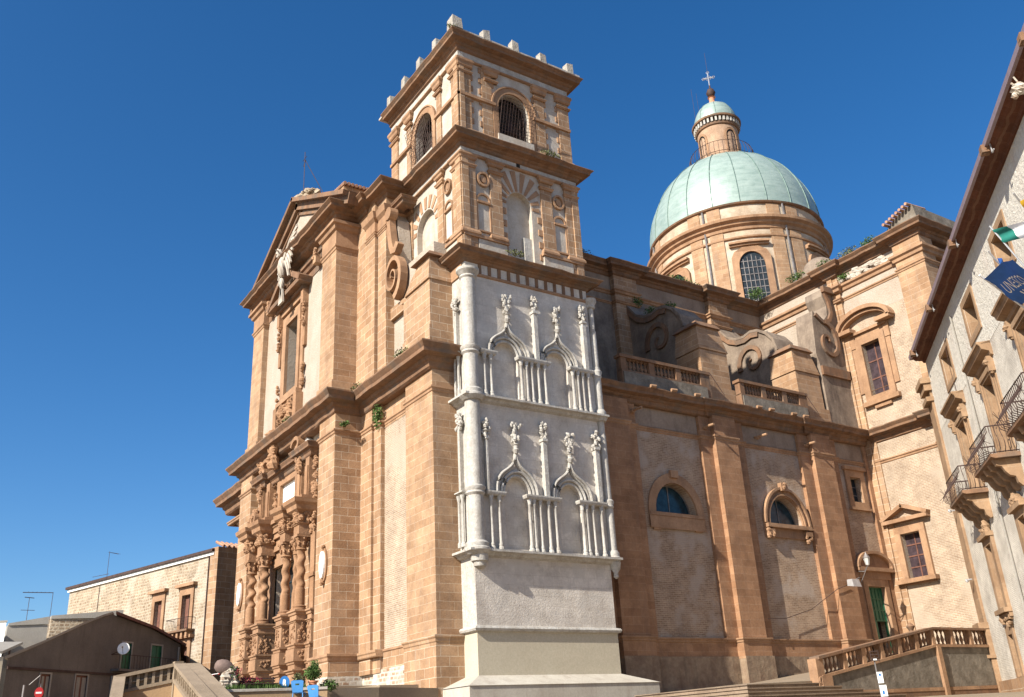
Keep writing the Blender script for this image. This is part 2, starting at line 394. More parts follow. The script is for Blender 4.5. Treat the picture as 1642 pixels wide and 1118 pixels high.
def dup(o, delta, parent=None, top=True):
    c = o.copy(); COL.objects.link(c); WO[c.name] = WO[o.name]+Vector(delta)
    if parent is not None: c.parent = parent
    if top: c.location = o.location+Vector(delta)
    for ch in list(o.children): dup(ch, delta, c, False)
    return c
def FW(x): return lambda u, z, o: (x-o, u, z)     # faces west, u = world y
def FS(y): return lambda u, z, o: (u, y-o, z)     # faces south, u = world x
def FX(p, az, outward):                            # free wall: p start, az direction in degrees
    a = radians(az); ux, uy = cos(a), sin(a); ox, oy = outward
    return lambda u, z, o: (p[0]+ux*u+ox*o, p[1]+uy*u+oy*o, z)
def arc(cu, cz, r, a0, a1, n, rz=None):
    rz = r if rz is None else rz
    return [(cu+r*cos(a0+(a1-a0)*i/n), cz+rz*sin(a0+(a1-a0)*i/n)) for i in range(n+1)]
def rect(u0, u1, z0, z1): return [(u0, z0), (u1, z0), (u1, z1), (u0, z1)]
def archloop(u0, u1, z0, zs, rz=None, n=12):
    c, r = (u0+u1)/2, (u1-u0)/2
    return [(u0, z0), (u1, z0)]+arc(c, zs, r, 0, pi, n, rz)
def one(fn, name, mat, parent, smooth=False, label=None, **kw):
    m = MB(); fn(m); return m.build(name, mat, parent, smooth=smooth, label=label, **kw)
def corn(z0, z1, p):   # classical cornice profile
    h = z1-z0
    return [(0, z0), (p*.12, z0+h*.08), (p*.18, z0+h*.3), (p*.3, z0+h*.36), (p*.36, z0+h*.5), (p*.78, z0+h*.56), (p*.8, z0+h*.72), (p*.86, z0+h*.78), (p, z0+h*.93), (p, z0+h), (0, z0+h*1.06)]
def mould(z0, z1, p):
    h = z1-z0
    return [(0, z0), (p*.4, z0+h*.15), (p*.5, z0+h*.5), (p, z0+h*.7), (p, z0+h), (0, z0+h*1.05)]

# ================================================================== THE SETTING
def ground():
    m = MB(); n = 70; R = 4000
    def g(i): t = (i/n*2-1); return R*t*abs(t)**3
    ax = Vector((cos(radians(33)), sin(radians(33))))
    vs = []; fs = []
    for i in range(n+1):
        for j in range(n+1):
            x, y = g(i), g(j); d = Vector((x, y)).dot(ax)
            vs.append((x, y, -1.6+max(0, min(46, d))*.052))
    for i in range(n):
        for j in range(n):
            a = i*(n+1)+j; fs.append((a, a+1, a+n+2, a+n+1))
    m.add(vs, fs); m.build('ground', 'ground', kind='structure', smooth=True)
ground()
def terrace():   # raised forecourt in front of the cathedral
    m = MB()
    m.prism(lambda u, v, o: (u, v, o), [(13.2, 38.6), (18.5, 38.9), (22.1, 40.2), (23.6, 41), (23.6, 75.5), (2.0, 75.5), (2.0, 62), (9.0, 44)], 0.2, 2.32)
    m.prism(lambda u, v, o: (u, v, o), [(16.0, 47.2), (24, 47.2), (24, 70), (14, 70)], 2.3, 2.92)
    m.prism(lambda u, v, o: (u, v, o), [(20.0, 42.0), (24, 42.0), (24, 47.1), (18.2, 47.1)], 2.3, 2.6)
    m.build('forecourt_terrace', 'ground', kind='structure')
    m = MB()
    A, Bq, Cc, D, E, Fq = (29.1, 27.7, 1.5), (33.3, 27.9, 1.6), (43.3, 40.9, 2.29), (58.7, 40.9, 3.9), (58.7, 28, 3.0), (45, 27.9, 2.7)
    G = (29.2, 34.4, 1.5)
    vs = [A, Bq, Cc, D, E, Fq, G]; vs += [(x, y, 0.1) for x, y, z in vs]
    top = [(0, 1, 2), (1, 5, 2), (5, 4, 3), (5, 3, 2), (0, 2, 6)]
    m.add(vs, top+[(0, 1, 8, 7), (1, 5, 12, 8), (5, 4, 11, 12), (6, 0, 7, 13), (2, 6, 13, 9)])
    m.build('church_ramp_pavement', 'ground', kind='structure')
terrace()

# ================================================================== THE CATHEDRAL
CA = empty('cathedral', (45, 57.75, 0.5), 'huge sandstone and brick cathedral with white gothic tower base and green copper dome', 'cathedral')
YC = 57.75
def win_grid(F, loop, o0, u0, u1, z0, z1, nu, nz, parent, glass='glass', bar='ironlight', r=.025, name='window', bars=True):
    g = one(lambda m: m.prism(F, loop, o0-.05, o0), name, glass, parent)
    if bars:
        def b(m):
            for i in range(1, nu): u = u0+(u1-u0)*i/nu; m.fb(F, u-r, u+r, z0, z1, o0+.002, o0+.05)
            for i in range(1, nz): z = z0+(z1-z0)*i/nz; m.fb(F, u0, u1, z-r, z+r, o0+.004, o0+.04)
        one(b, 'glazing_bar', bar, g)
    return g
def capital(m, c, r, z0, z1, sq=True):
    h = z1-z0
    m.lathe(c, [(r*.95, z0), (r*1.15, z0+h*.06), (r*1.0, z0+h*.12), (r*1.15, z0+h*.5), (r*1.5, z0+h*.82), (r*1.35, z0+h*.84)], 10)
    k = r*1.5; m.box(c[0]-k, c[0]+k, c[1]-k, c[1]+k, z0+h*.84, z1)
    for i in range(8):
        a = i*pi/4
        m.blob((c[0]+cos(a)*r*1.25, c[1]+sin(a)*r*1.25, z0+h*.4), r*.32, (1, 1, 1.5), 5, 3)
        m.blob((c[0]+cos(a)*r*1.5, c[1]+sin(a)*r*1.5, z0+h*.74), r*.28, (1, 1, 1), 5, 3)

def facade():
    P = CA; W = FW(0)
    # --- central bay
    fw = MB(); fw.prism(FW(21.0), rect(51.45, 64.05, 1.5, 19.0), -.7, 0, [rect(56.0, 59.8, 2.9, 10.9), rect(56.4, 59.1, 14.75, 16.3)])
    fw.prism(FW(20.9), rect(51.95, 63.6, 19.0, 32.3), -.7, 0, [rect(56.85, 59.05, 22.7, 28.0)])
    wl = fw.build('facade_wall', 'plaster', P)
    one(lambda m: m.prism(FW(21.0), rect(52.4, 64.05, 1.6, 13.9), -.1, .012, [rect(56.0, 59.8, 2.9, 10.9)]), 'portal_wall', 'ashlar', P)
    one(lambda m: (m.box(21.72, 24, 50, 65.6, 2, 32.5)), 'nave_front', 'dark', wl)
    for s, y0, y1, y2, y3 in ((1, 49.1, 51.5, 49.75, 52.0), (-1, 64.0, 66.4, 63.5, 65.75)):
        def lo(m):
            m.box(20.44, 22.6, y0, y1, 4.3, 19.2)
            m.box(20.30, 22.6, y0-.12, y1+.12, 3.5, 4.3) if True else 0
        b = one(lo, 'giant_pilaster', 'ashlar', P)
        one(lambda m: m.box(20.27, 22.6, y0-.15, y1+.15, 1.0, 3.5), 'pilaster_foot', 'rubble', b)
        one(lambda m: m.sweep([(22.6, y1+.12), (20.30, y1+.12), (20.30, y0-.12), (22.6, y0-.12)], mould(4.25, 4.65, .12)), 'base_moulding', 'trim', b)
        def up(m):
            m.box(20.5, 22.4, y2, y3, 19.5, 32.2)
            m.box(20.38, 22.4, y2-.1, y3+.1, 19.5, 20.6)
        b = one(up, 'upper_pilaster', 'ashlar_big', P)
        one(lambda m: m.sweep([(22.4, y3), (20.5, y3), (20.5, y2), (22.4, y2)], mould(29.6, 29.95, .14)), 'necking', 'trim', b)
        one(lambda m: m.sweep([(22.4, y3), (20.5, y3), (20.5, y2), (22.4, y2)], [(.05, 30.0), (.05, 31.0), (.2, 31.1), (.28, 31.35), (.42, 31.4), (.42, 31.6), (0, 31.7)]), 'capital', 'trim', b)
    # mid entablature (straight over the recess)
    def ent(m):
        m.sweep([(23.6, 66.4), (20.44, 66.4), (20.44, 49.1), (22.05, 49.1), (22.05, 40.33), (23.62, 40.33)], corn(18.25, 19.45, .98), inner=-.7)
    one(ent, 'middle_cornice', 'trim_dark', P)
    one(lambda m: m.sweep([(23.6, 75.4), (22.2, 75.4), (22.2, 67.4)], corn(17.9, 19.3, .98), inner=-.6), 'side_cornice', 'trim_dark', P)
    def arch_(m):
        m.sweep([(22.6, 66.4), (20.44, 66.4), (20.44, 64.0), (21.0, 64.0), (21.0, 51.5), (20.44, 51.5), (20.44, 49.1), (22.1, 49.1), (22.1, 47.6), (22.25, 47.6), (22.25, 46.7), (22.5, 46.7), (22.5, 43.4), (22.16, 43.4), (22.16, 40.33), (23.62, 40.33)],
                mould(17.0, 17.3, .13))
    one(arch_, 'architrave', 'trim', P)
    one(lambda m: m.sweep([(24, 75.2), (22.3, 75.2), (22.3, 66.4)], mould(17.0, 17.3, .13)), 'side_architrave', 'trim', P)
    # upper entablature
    def uent(m):
        m.sweep([(24, 65.75), (20.5, 65.75), (20.5, 49.75), (22.0, 49.75), (22.0, 48.3), (22.3, 48.3), (22.3, 45.9), (23.55, 45.9)], corn(31.9, 32.75, 1.0), inner=-.7)
        m.sweep([(20.9, 63.5), (20.9, 52.0)], [(.05, 30.0), (.05, 30.5), (.2, 30.6), (.3, 30.85), (.42, 30.9), (.42, 31.1), (0, 31.2)])
    one(uent, 'upper_cornice', 'trim_dark', P)
    # carved brackets on the architrave
    for y in (53.2, 62.4):
        one(lambda m: (m.box(20.35, 20.95, y-.25, y+.25, 30.2, 31.25), m.relief(W, y-.25, y+.25, 30.3, 31.2, -20.35, 6, .12)), 'bracket', 'trim', P)
    # gable
    tri = [(49.2, 32.7), (66.3, 32.7), (57.75, 36.9)]
    tp = one(lambda m: m.prism(FW(20.9), tri, -.6, 0), 'tympanum', 'plaster', P)
    def rake(m):
        for s in (-1, 1):
            a, b = (YC+s*9.7, 32.6), (YC-s*.15, 37.35)
            m.band(FW(20.9), [a, b], .75, -.4, .35); m.band(FW(20.9), [(a[0], a[1]+.34), (b[0], b[1]+.34)], .3, -.4, .75)
            m.band(FW(20.9), [(a[0]-s*1.6, a[1]+.12), (b[0]-s*.2, b[1]-.62)], .2, -.2, .14)
    one(rake, 'raking_cornice', 'trim_dark', P)
    def ruin(m):
        for _ in range(70):
            m.blob((random.uniform(20.5, 21.6), random.uniform(55.9, 58.0), random.uniform(37.1, 38.0)), random.uniform(.12, .32), (1, 1.2, .8), 6, 4, .4)
    one(ruin, 'broken_gable_finial', 'convent', P)
    # attic block with tile edge at the south corner
    one(lambda m: m.box(20.7, 27.0, 49.25, 52.0, 32.7, 34.25), 'attic_wall', 'ashlar', P)
    def te(m):
        for i in range(24): x = 20.7+i*.27; m.tube([(x, 49.0, 34.3), (x, 52.5, 34.75)], .13, 6)
    one(te, 'attic_tile_edge', 'tile', P)
    # nave roof
    def rf(m):
        m.prism(lambda u, z, o: (o, u, z), [(48.2, 33.0), (67.3, 33.0), (YC, 36.6)], 21.5, 60.5)
    one(rf, 'nave_roof', 'tile', P)
    # --- upper window
    F = FW(20.9)
    g = win_grid(F, rect(56.85, 59.05, 22.7, 28.0), -.55, 56.85, 59.05, 22.7, 28.0, 3, 6, P, 'glass', 'ironlight', .03, 'facade_window')
    def fr(m):
        m.prism(F, rect(56.35, 59.55, 22.2, 28.55), .002, .22, [rect(56.85, 59.05, 22.7, 28.0)])
        m.prism(F, rect(55.85, 60.05, 22.2, 28.9), 0, .12, [rect(56.34, 59.56, 22.21, 28.56)])
        m.fb(F, 56.0, 59.9, 21.95, 22.25, 0, .45)
        m.fb(F, 55.9, 60.0, 28.95, 29.6, 0, .28)
    one(fr, 'window_surround', 'trim', g)
    def cons(m):
        for u in (55.62, 60.28):
            m.fb(F, u-.2, u+.2, 25.2, 28.9, 0, .2); m.fb(F, u-.22, u+.22, 28.3, 29.6, 0, .42)
            m.relief(F, u-.15, u+.15, 26.4, 28.4, .28, 9, .16); m.relief(F, u-.15, u+.15, 22.3, 24.0, .2, 8, .14)
    one(cons, 'console', 'carved', g)
    def ped(m):
        for s in (-1, 1):
            a, b, c = (YC+.2+s*3.1, 29.7), (YC+.2+s*2.0, 29.7), (YC+.2+s*.75, 29.7)
            m.band(F, [(YC+.2+s*3.15, 29.85), (YC+.2+s*1.0, 31.15)], .38, 0, 1.0)
            m.band(F, [(YC+.2+s*2.7, 29.85), (YC+.2+s*1.0, 30.85)], .22, 0, .55)
        m.fb(F, YC+.2-3.1, YC+.2+3.1, 29.62, 29.95, 0, .95); m.fb(F, YC-2.4, YC+2.8, 29.35, 29.62, 0, .5)
    one(ped, 'broken_pediment', 'trim_dark', g)
    def orn(m):
        m.fb(F, 57.2, 58.7, 19.9, 21.95, 0, .3)
        for s in (-1, 1): m.fb(F, YC+.2+s*1.9-.3, YC+.2+s*1.9+.3, 19.6, 21.9, 0, .5)
        m.relief(F, 56.6, 59.4, 20.2, 21.8, .35, 40, .22)
    one(orn, 'carved_apron', 'carved', g)
    def eag(m):
        m.blob(F(57.6, 31.8, 1.25), .42, (.8, .9, 2.0), 8, 6, .05); m.blob(F(57.75, 30.6, 1.15), .28, (.7, .8, 1.8), 8, 6, .05)
        m.blob(F(57.85, 33.0, 1.35), .28, (.9, .9, 1.1), 8, 5)
        def wing(root, tip, w0, n, o0, o1):
            for k in range(n):
                t = k/(n-1); a = (root[0]+(tip[0]-root[0])*t*.75, root[1]+(tip[1]-root[1])*t*.75)
                L = w0*(1-.35*t); sgn = 1 if tip[0] > root[0] else -1
                b = (a[0]+sgn*L*.25+(tip[0]-root[0])*.18, a[1]-L*(.9-.75*t)+(tip[1]-root[1])*.22*t)
                m.band(F, [a, ((a[0]+b[0])/2+sgn*.06, (a[1]+b[1])/2), b], lambda q: .24-.1*q, o0+(o1-o0)*t, o0+(o1-o0)*t+.12)
            m.tube([F(root[0], root[1], o0+.1), F(root[0]+(tip[0]-root[0])*.5, root[1]+(tip[1]-root[1])*.6, (o0+o1)/2+.1), F(tip[0], tip[1], o1+.05)], .17, 6, .06)
        wing((57.3, 32.3), (54.9, 33.9), 1.9, 9, 1.1, 1.2)
        wing((57.9, 32.3), (59.6, 34.3), 1.7, 8, 1.0, .9)
        for k in range(5): m.band(F, [(57.8, 30.4), (57.45+.17*k, 29.0)], .16, 1.05, 1.2)
        m.tube([F(57.8, 33.1, 1.45), F(57.6, 33.05, 1.75)], .09, 5, .03)
    one(eag, 'stone_eagle', 'limestone', P, smooth='auto')
facade()

def portal():
    F = FW(21.0); W0 = F
    # door in its deep recess
    d = one(lambda m: m.fb(F, 55.9, 59.9, 2.5, 11.0, -.68, -.6), 'portal_door', 'dark', CA)
    def glaz(m):
        for i in range(5): m.fb(F, 56.0+i*.95, 56.06+i*.95, 3, 10.9, -.6, -.55)
        for i in range(9): m.fb(F, 56.0, 59.8, 3.6+i*.9, 3.66+i*.9, -.6, -.56)
    one(glaz, 'door_glazing_bar', 'glassblue', d)
    def fr(m):
        m.prism(F, [(55.4, 2.9), (55.4, 11.5), (60.4, 11.5), (60.4, 2.9), (59.85, 2.9), (59.85, 10.95), (55.95, 10.95), (55.95, 2.9)], 0, .2)
        m.prism(F, [(55.0, 2.9), (55.0, 11.9), (60.8, 11.9), (60.8, 2.9), (60.41, 2.9), (60.41, 11.52), (55.39, 11.52), (55.39, 2.9)], 0, .12)
        for k, (a, b) in enumerate(((11.95, .3), (12.35, .22), (12.75, .4), (13.1, .5))): m.fb(F, 55.0, 60.8, a, a+.36, 0, b)
        for i in range(26): m.fb(F, 55.1+i*.22, 55.22+i*.22, 13.46, 13.62, .35, .6)
        m.fb(F, 55.0, 60.8, 13.64, 13.9, 0, .75)
    one(fr, 'door_surround', 'trim', d)
    cols = [(62.35, .7, .31), (59.84, .7, .31), (61.15, .42, .24), (53.47, .7, .31), (55.9, .7, .31), (54.9, .42, .24)]
    def column(u, o, r, tw):
        c = F(u, 0, o); zb, zt = 7.45, 10.95
        m = MB()
        m.lathe(c, [(r*1.45, zb), (r*1.45, zb+.12), (r*1.15, zb+.16), (r*1.3, zb+.26), (r*1.02, zb+.32)], 14)
        rs = []; n = 12
        for i in range(61):
            z = zb+.3+(zt-zb-.3)*i/60; t = i/60
            amp = r*(.0 if t < .3 else (.26 if u > 57.9 else .13))*min(1, max(0, (t-.3)*12)); ph = (z-zb)*2*pi/.78; q = r*(1.0-.1*t)*(1-.12*(t > .3))
            rs.append([(c[0]+amp*cos(ph)+q*cos(2*pi*k/n), c[1]+amp*sin(ph)+q*sin(2*pi*k/n), z) for k in range(n)])
        m.rings(rs, n)
        o_ = m.build('twisted_column', 'carved', CA, smooth='auto')
        cp = MB(); capital(cp, c, r, zt, 11.85); cp.build('carved_capital', 'carved', o_, smooth='auto')
    for u, o, r in cols: column(u, o, r, 1)
    # pedestals, stacked and carved
    for u, k in ((62.35, 1), (59.95, 1), (53.4, 1), (55.75, 1), (52.4, .55)):
        w = .52*(.6 if k < 1 else 1); o1 = 1.2 if k == 1 else .6
        def pd(m):
            m.fb(F, u-w, u+w, 2.6, 7.2, 0, o1-.12)
            path = [F(u+w, 0, 0)[:2], F(u+w, 0, o1-.12)[:2], F(u-w, 0, o1-.12)[:2], F(u-w, 0, 0)[:2]]
            for z0, z1, p in ((7.15, 7.45, .16), (6.75, 6.9, .12), (5.3, 5.6, .14), (4.45, 4.7, .14), (3.95, 4.2, .18)): m.sweep(path, mould(z0, z1, p))
            m.sweep(path, [(.16, 2.6), (.16, 3.2), (.05, 3.4)]); m.sweep(path, [(.12, 4.7), (.12, 5.3)])
        b = one(pd, 'portal_pedestal', 'trim', CA)
        def pn(m):
            S = FS(F(u-w, 0, 0)[1])
            if k == 1:
                m.relief(S, 20.05, 20.75, 5.65, 6.7, 0, 26, .1); m.relief(S, 20.05, 20.7, 4.85, 5.2, .13, 10, .09)
                m.relief(F, u-w+.15, u+w-.15, 5.65, 6.7, o1-.1, 16, .07)
            else: m.relief(F, u-w+.1, u+w-.1, 5.65, 6.7, o1-.1, 8, .07)
        one(pn, 'carved_panel', 'carved', b)
    one(lambda m: (m.fb(F, 52.1, 52.75, 7.4, 12.0, 0, .42), m.fb(F, 52.0, 52.85, 9.3, 9.5, 0, .5), m.relief(F, 52.1, 52.75, 11.9, 13.0, .45, 14, .13)), 'portal_side_pier', 'carved', CA)
    # projecting entablature blocks over the columns
    for a, b in ((61.95, 62.95), (59.4, 60.5), (55.25, 56.3), (52.9, 53.95)):
        def en(m):
            m.fb(F, a+.1, b-.1, 11.85, 12.5, 0, 1.08)
            path = [F(b-.1, 0, 0)[:2], F(b-.1, 0, 1.1)[:2], F(a+.1, 0, 1.1)[:2], F(a+.1, 0, 0)[:2]]
            m.sweep(path, mould(12.4, 12.55, .1)); m.sweep(path, [(0, 12.5), (.05, 13.1), (.3, 13.3), (.34, 13.55), (.5, 13.7), (.55, 13.95), (0, 14.0)])
            m.relief(F, a+.1, b-.1, 12.55, 13.3, 1.15, 16, .16); m.relief(FS(F(a+.1, 0, 0)[1]), 20.0, 20.9, 12.55, 13.3, .08, 12, .16)
            m.fb(F, a+.05, b-.05, 13.9, 14.25, 0, 1.0)
        one(en, 'entablature_block', 'carved', CA)
    def pieces(m):
        for u in (62.7,):   # scroll fragments over the entablature
            m.band(F, [(u-.5+.5*cos(t)*(.3+t/9), 14.75+.55*sin(t)*(.3+t/9)) for t in [k*.45 for k in range(15)]], .22, .2, .95)
            m.relief(F, u-.7, u+.5, 14.2, 15.3, .75, 12, .2)
    one(pieces, 'scroll_pediment', 'carved', CA)
    # niche storey
    n_ = one(lambda m: m.fb(F, 56.3, 59.2, 14.6, 16.4, -.3, -.05), 'niche_back', 'whitepaint', CA)
    def nf(m):
        m.prism(F, rect(56.0, 59.5, 14.5, 16.6), .002, .2, [rect(56.4, 59.1, 14.75, 16.3)])
        m.prism(F, rect(55.6, 59.9, 14.1, 16.75), 0, .12, [rect(55.99, 59.51, 14.49, 16.61)])
        m.relief(F, 59.6, 60.1, 14.2, 15.9, .25, 18, .13); m.relief(F, 55.5, 55.9, 14.4, 16.3, .2, 14, .1)
    one(nf, 'niche_frame', 'carved', n_)
    def pil(m):
        for u in (61.9, 60.6, 54.75, 53.5): m.fb(F, u-.3, u+.3, 13.9, 16.8, 0, .5); m.fb(F, u-.22, u+.22, 14.3, 16.2, .5, .58)
        for u in (61.9, 54.75): m.relief(F, u-.3, u+.3, 15.9, 17.1, .6, 14, .17)
        for u in (62.55, 52.75): m.relief(F, u-.25, u+.25, 13.9, 17.0, .25, 26, .17)
    one(pil, 'niche_pilaster', 'carved', CA)
    def nc(m):
        for a, b in ((61.2, 62.8), (52.9, 55.3), (55.3, 61.2)):
            e = .8 if b-a < 3 else .45
            path = [F(b, 0, 0)[:2], F(b, 0, e-.3)[:2], F(a, 0, e-.3)[:2], F(a, 0, 0)[:2]]
            m.sweep(path, corn(16.75, 17.55, .45))
        m.relief(F, 59.9, 61.2, 16.0, 16.8, .3, 12, .12)
    one(nc, 'niche_cornice', 'trim_dark', CA)
    def st(m):   # broken figure group above the niche
        m.relief(F, 58.3, 59.3, 17.6, 19.6, .9, 34, .26); m.blob(F(58.9, 19.7, 1.0), .5, (.9, 1, .8)); m.blob(F(58.7, 18.6, .9), .4, (.8, .9, 2))
        m.relief(F, 61.2, 62.3, 17.6, 18.7, .6, 16, .24)
        for s in (-1, 1):
            m.band(F, [(57.9+s*2.9-s*.8*cos(t)*(1-t/7), 17.95+.55*sin(t)*(1-t/8)) for t in [k*.4 for k in range(13)]], .24, .1, .8)
    one(st, 'carved_figure', 'carved', CA)
    one(lambda m: m.prism(FW(20.95), [(53.4, 17.6), (56.5, 17.6), (56.3, 18.2), (55.4, 18.5), (54.2, 18.3)], 0, .3), 'white_patch', 'whitepaint', CA)
    for y, z in ((50.14, 9.55), (64.9, 10.05)):   # oval plaques
        pq = one(lambda m: (m.prism(FW(20.44), [(y+.32*cos(a*pi/10), z+.75*sin(a*pi/10)) for a in range(20)], .1, .22)), 'oval_plaque', 'whitepaint', CA)
        def fr2(m):
            m.prism(FW(20.44), [(y+.46*cos(a*pi/10), z+.95*sin(a*pi/10)) for a in range(20)], 0, .1)
            m.blob((20.3, y, z-1.0), .16); m.blob((20.3, y, z+1.0), .13)
        one(fr2, 'plaque_frame', 'carved', pq)
        one(lambda m: (m.prism(FW(20.44), [(y+.09*cos(a*pi/6), z+.16+.14*sin(a*pi/6)) for a in range(12)], .22, .235), m.fb(FW(20.44), y-.03, y+.03, z-.3, z+.02, .22, .235)), 'plaque_emblem', 'steel', pq)
portal()

def side_bay():
    # lower storey between the great pilaster and the tower
    F = FW(22.5)
    w_ = one(lambda m: (m.prism(F, rect(43.3, 46.8, 4.4, 17.2), -.5, 0)), 'side_bay_wall', 'brick', CA)
    one(lambda m: (m.box(22.48, 24.5, 41, 50, 16.9, 19.2), m.box(22.4, 24, 41, 49.2, 3.6, 4.5)), 'side_bay_frieze', 'ashlar', w_)
    one(lambda m: m.box(22.3, 24, 41, 49.3, 1.0, 3.65), 'side_bay_foot', 'rubble', w_)
    p = one(lambda m: m.box(22.16, 24.5, 40.33, 43.4, 4.4, 19.2), 'corner_pier', 'ashlar_big', CA)
    def pb(m):
        m.box(22.04, 24.5, 40.21, 43.5, 0.8, 4.4); m.sweep([(24.5, 43.5), (22.04, 43.5), (22.04, 40.21), (23.7, 40.21)], mould(4.35, 4.7, .1))
    one(pb, 'pier_base', 'ashlar', p)
    one(lambda m: (m.box(22.1, 23.5, 47.6, 49.15, 3.5, 19.2), m.box(22.25, 23.5, 46.7, 47.62, 3.5, 19.15), m.sweep([(22.0, 49.1), (22.0, 46.6)], mould(4.3, 4.65, .1), inner=-.5)), 'narrow_pilaster', 'ashlar', CA)
    one(lambda m: m.sweep([(22.5, 46.7), (22.5, 43.5)], mould(4.3, 4.65, .16)), 'bay_base_moulding', 'trim', CA)
    # upper storey: piers, panel, volute
    one(lambda m: (m.box(22.0, 24, 47.15, 49.8, 19.4, 32.3), m.box(22.2, 24, 45.95, 47.1, 19.4, 32.3)), 'narrow_upper_pilaster', 'ashlar', CA)
    def caps(m):
        for x, a, b in ((22.0, 47.15, 48.4), (22.2, 45.95, 47.1)):
            pt = [(24, b), (x, b), (x, a), (24, a)]
            m.sweep(pt, mould(29.6, 29.85, .1)); m.sweep(pt, [(.04, 30.0), (.04, 30.7), (.22, 30.9), (.3, 31.3), (0, 31.4)])
    one(caps, 'narrow_pilaster_capital', 'trim', CA)
    u = one(lambda m: m.box(22.75, 24, 40.9, 46.2, 19.4, 26.4), 'volute_wall', 'plaster', CA)
    one(lambda m: m.prism(FW(22.75), [(43.3, 23.4), (45.95, 23.4), (45.95, 24.15), (43.3, 24.15)], 0, .25), 'panel_band', 'ashlar', u)
    one(lambda m: m.prism(FW(22.75), [(45.0, 26.3), (45.95, 26.3), (45.95, 30.9), (45.5, 30.2), (45.3, 29.0), (45.2, 27.6)], -.8, 0), 'volute_backing', 'plaster', u)
    # corner pier with sloping head
    def cp(m):
        m.box(22.1, 24, 40.4, 43.6, 19.4, 20.9)
        m.hexa([(22.18, 40.45, 20.9), (24, 40.45, 20.9), (24, 43.6, 20.9), (22.18, 43.6, 20.9), (22.18, 40.45, 23.7), (24, 40.45, 23.7), (24, 43.6, 23.7), (22.18, 43.6, 23.7)])
        m.hexa([(22.08, 40.38, 23.7), (24, 40.38, 23.7), (24, 43.3, 23.7), (22.08, 43.3, 23.7), (22.3, 40.6, 25.2), (24, 40.6, 25.2), (24, 42.1, 25.2), (22.3, 42.1, 25.2)])
        m.prism(FW(22.3), [(43.2, 23.7), (44.2, 23.7), (43.0, 24.7), (42.1, 25.2)], -1, -.05)
    c = one(cp, 'corner_pier_head', 'ashlar', CA)
    one(lambda m: m.hexa([(22.0, 40.3, 25.2), (24, 40.3, 25.2), (24, 42.4, 25.2), (22.0, 42.4, 25.2), (22.3, 40.6, 25.55), (24, 40.6, 25.55), (24, 42.1, 25.55), (22.3, 42.1, 25.55)]), 'pier_cap', 'trim_dark', c)
    F = FW(22.75); cy, cz = 45.1, 25.9
    def vol(m):
        sp = [(cy+(.12+.098*t)*cos(t-.3), cz+(.14+.125*t)*sin(t-.3)) for t in [k*.3 for k in range(38)]]
        m.band(F, sp, lambda q: .10+.30*q*q, .15, .62)
        s2 = [(45.55, 30.7), (45.75, 30.2), (45.7, 29.6), (45.55, 28.9), (45.4, 28.2), (45.2, 27.75), (44.85, 27.65), (44.5, 28.0)]
        m.band(F, s2, lambda q: .55-.1*q, .12, .55)
        m.lathe((0, 0), [(.01, 0)], 3) if False else None
        m.prism(F, [(45.55+.42*cos(a*pi/8), 30.5+.42*sin(a*pi/8)) for a in range(16)], .12, .65)
        m.prism(F, [(cy+.9*cos(a*pi/10), cz+1.1*sin(a*pi/10)) for a in range(20)], 0, .16)
    one(vol, 'volute', 'trim', CA)
    one(lambda m: (m.sweep([(24, 46.2), (22.6, 46.2), (22.6, 44.4), (23.5, 44.4)], corn(30.9, 31.3, .25), inner=-.6),), 'volute_cornice', 'trim_dark', CA)
side_bay()

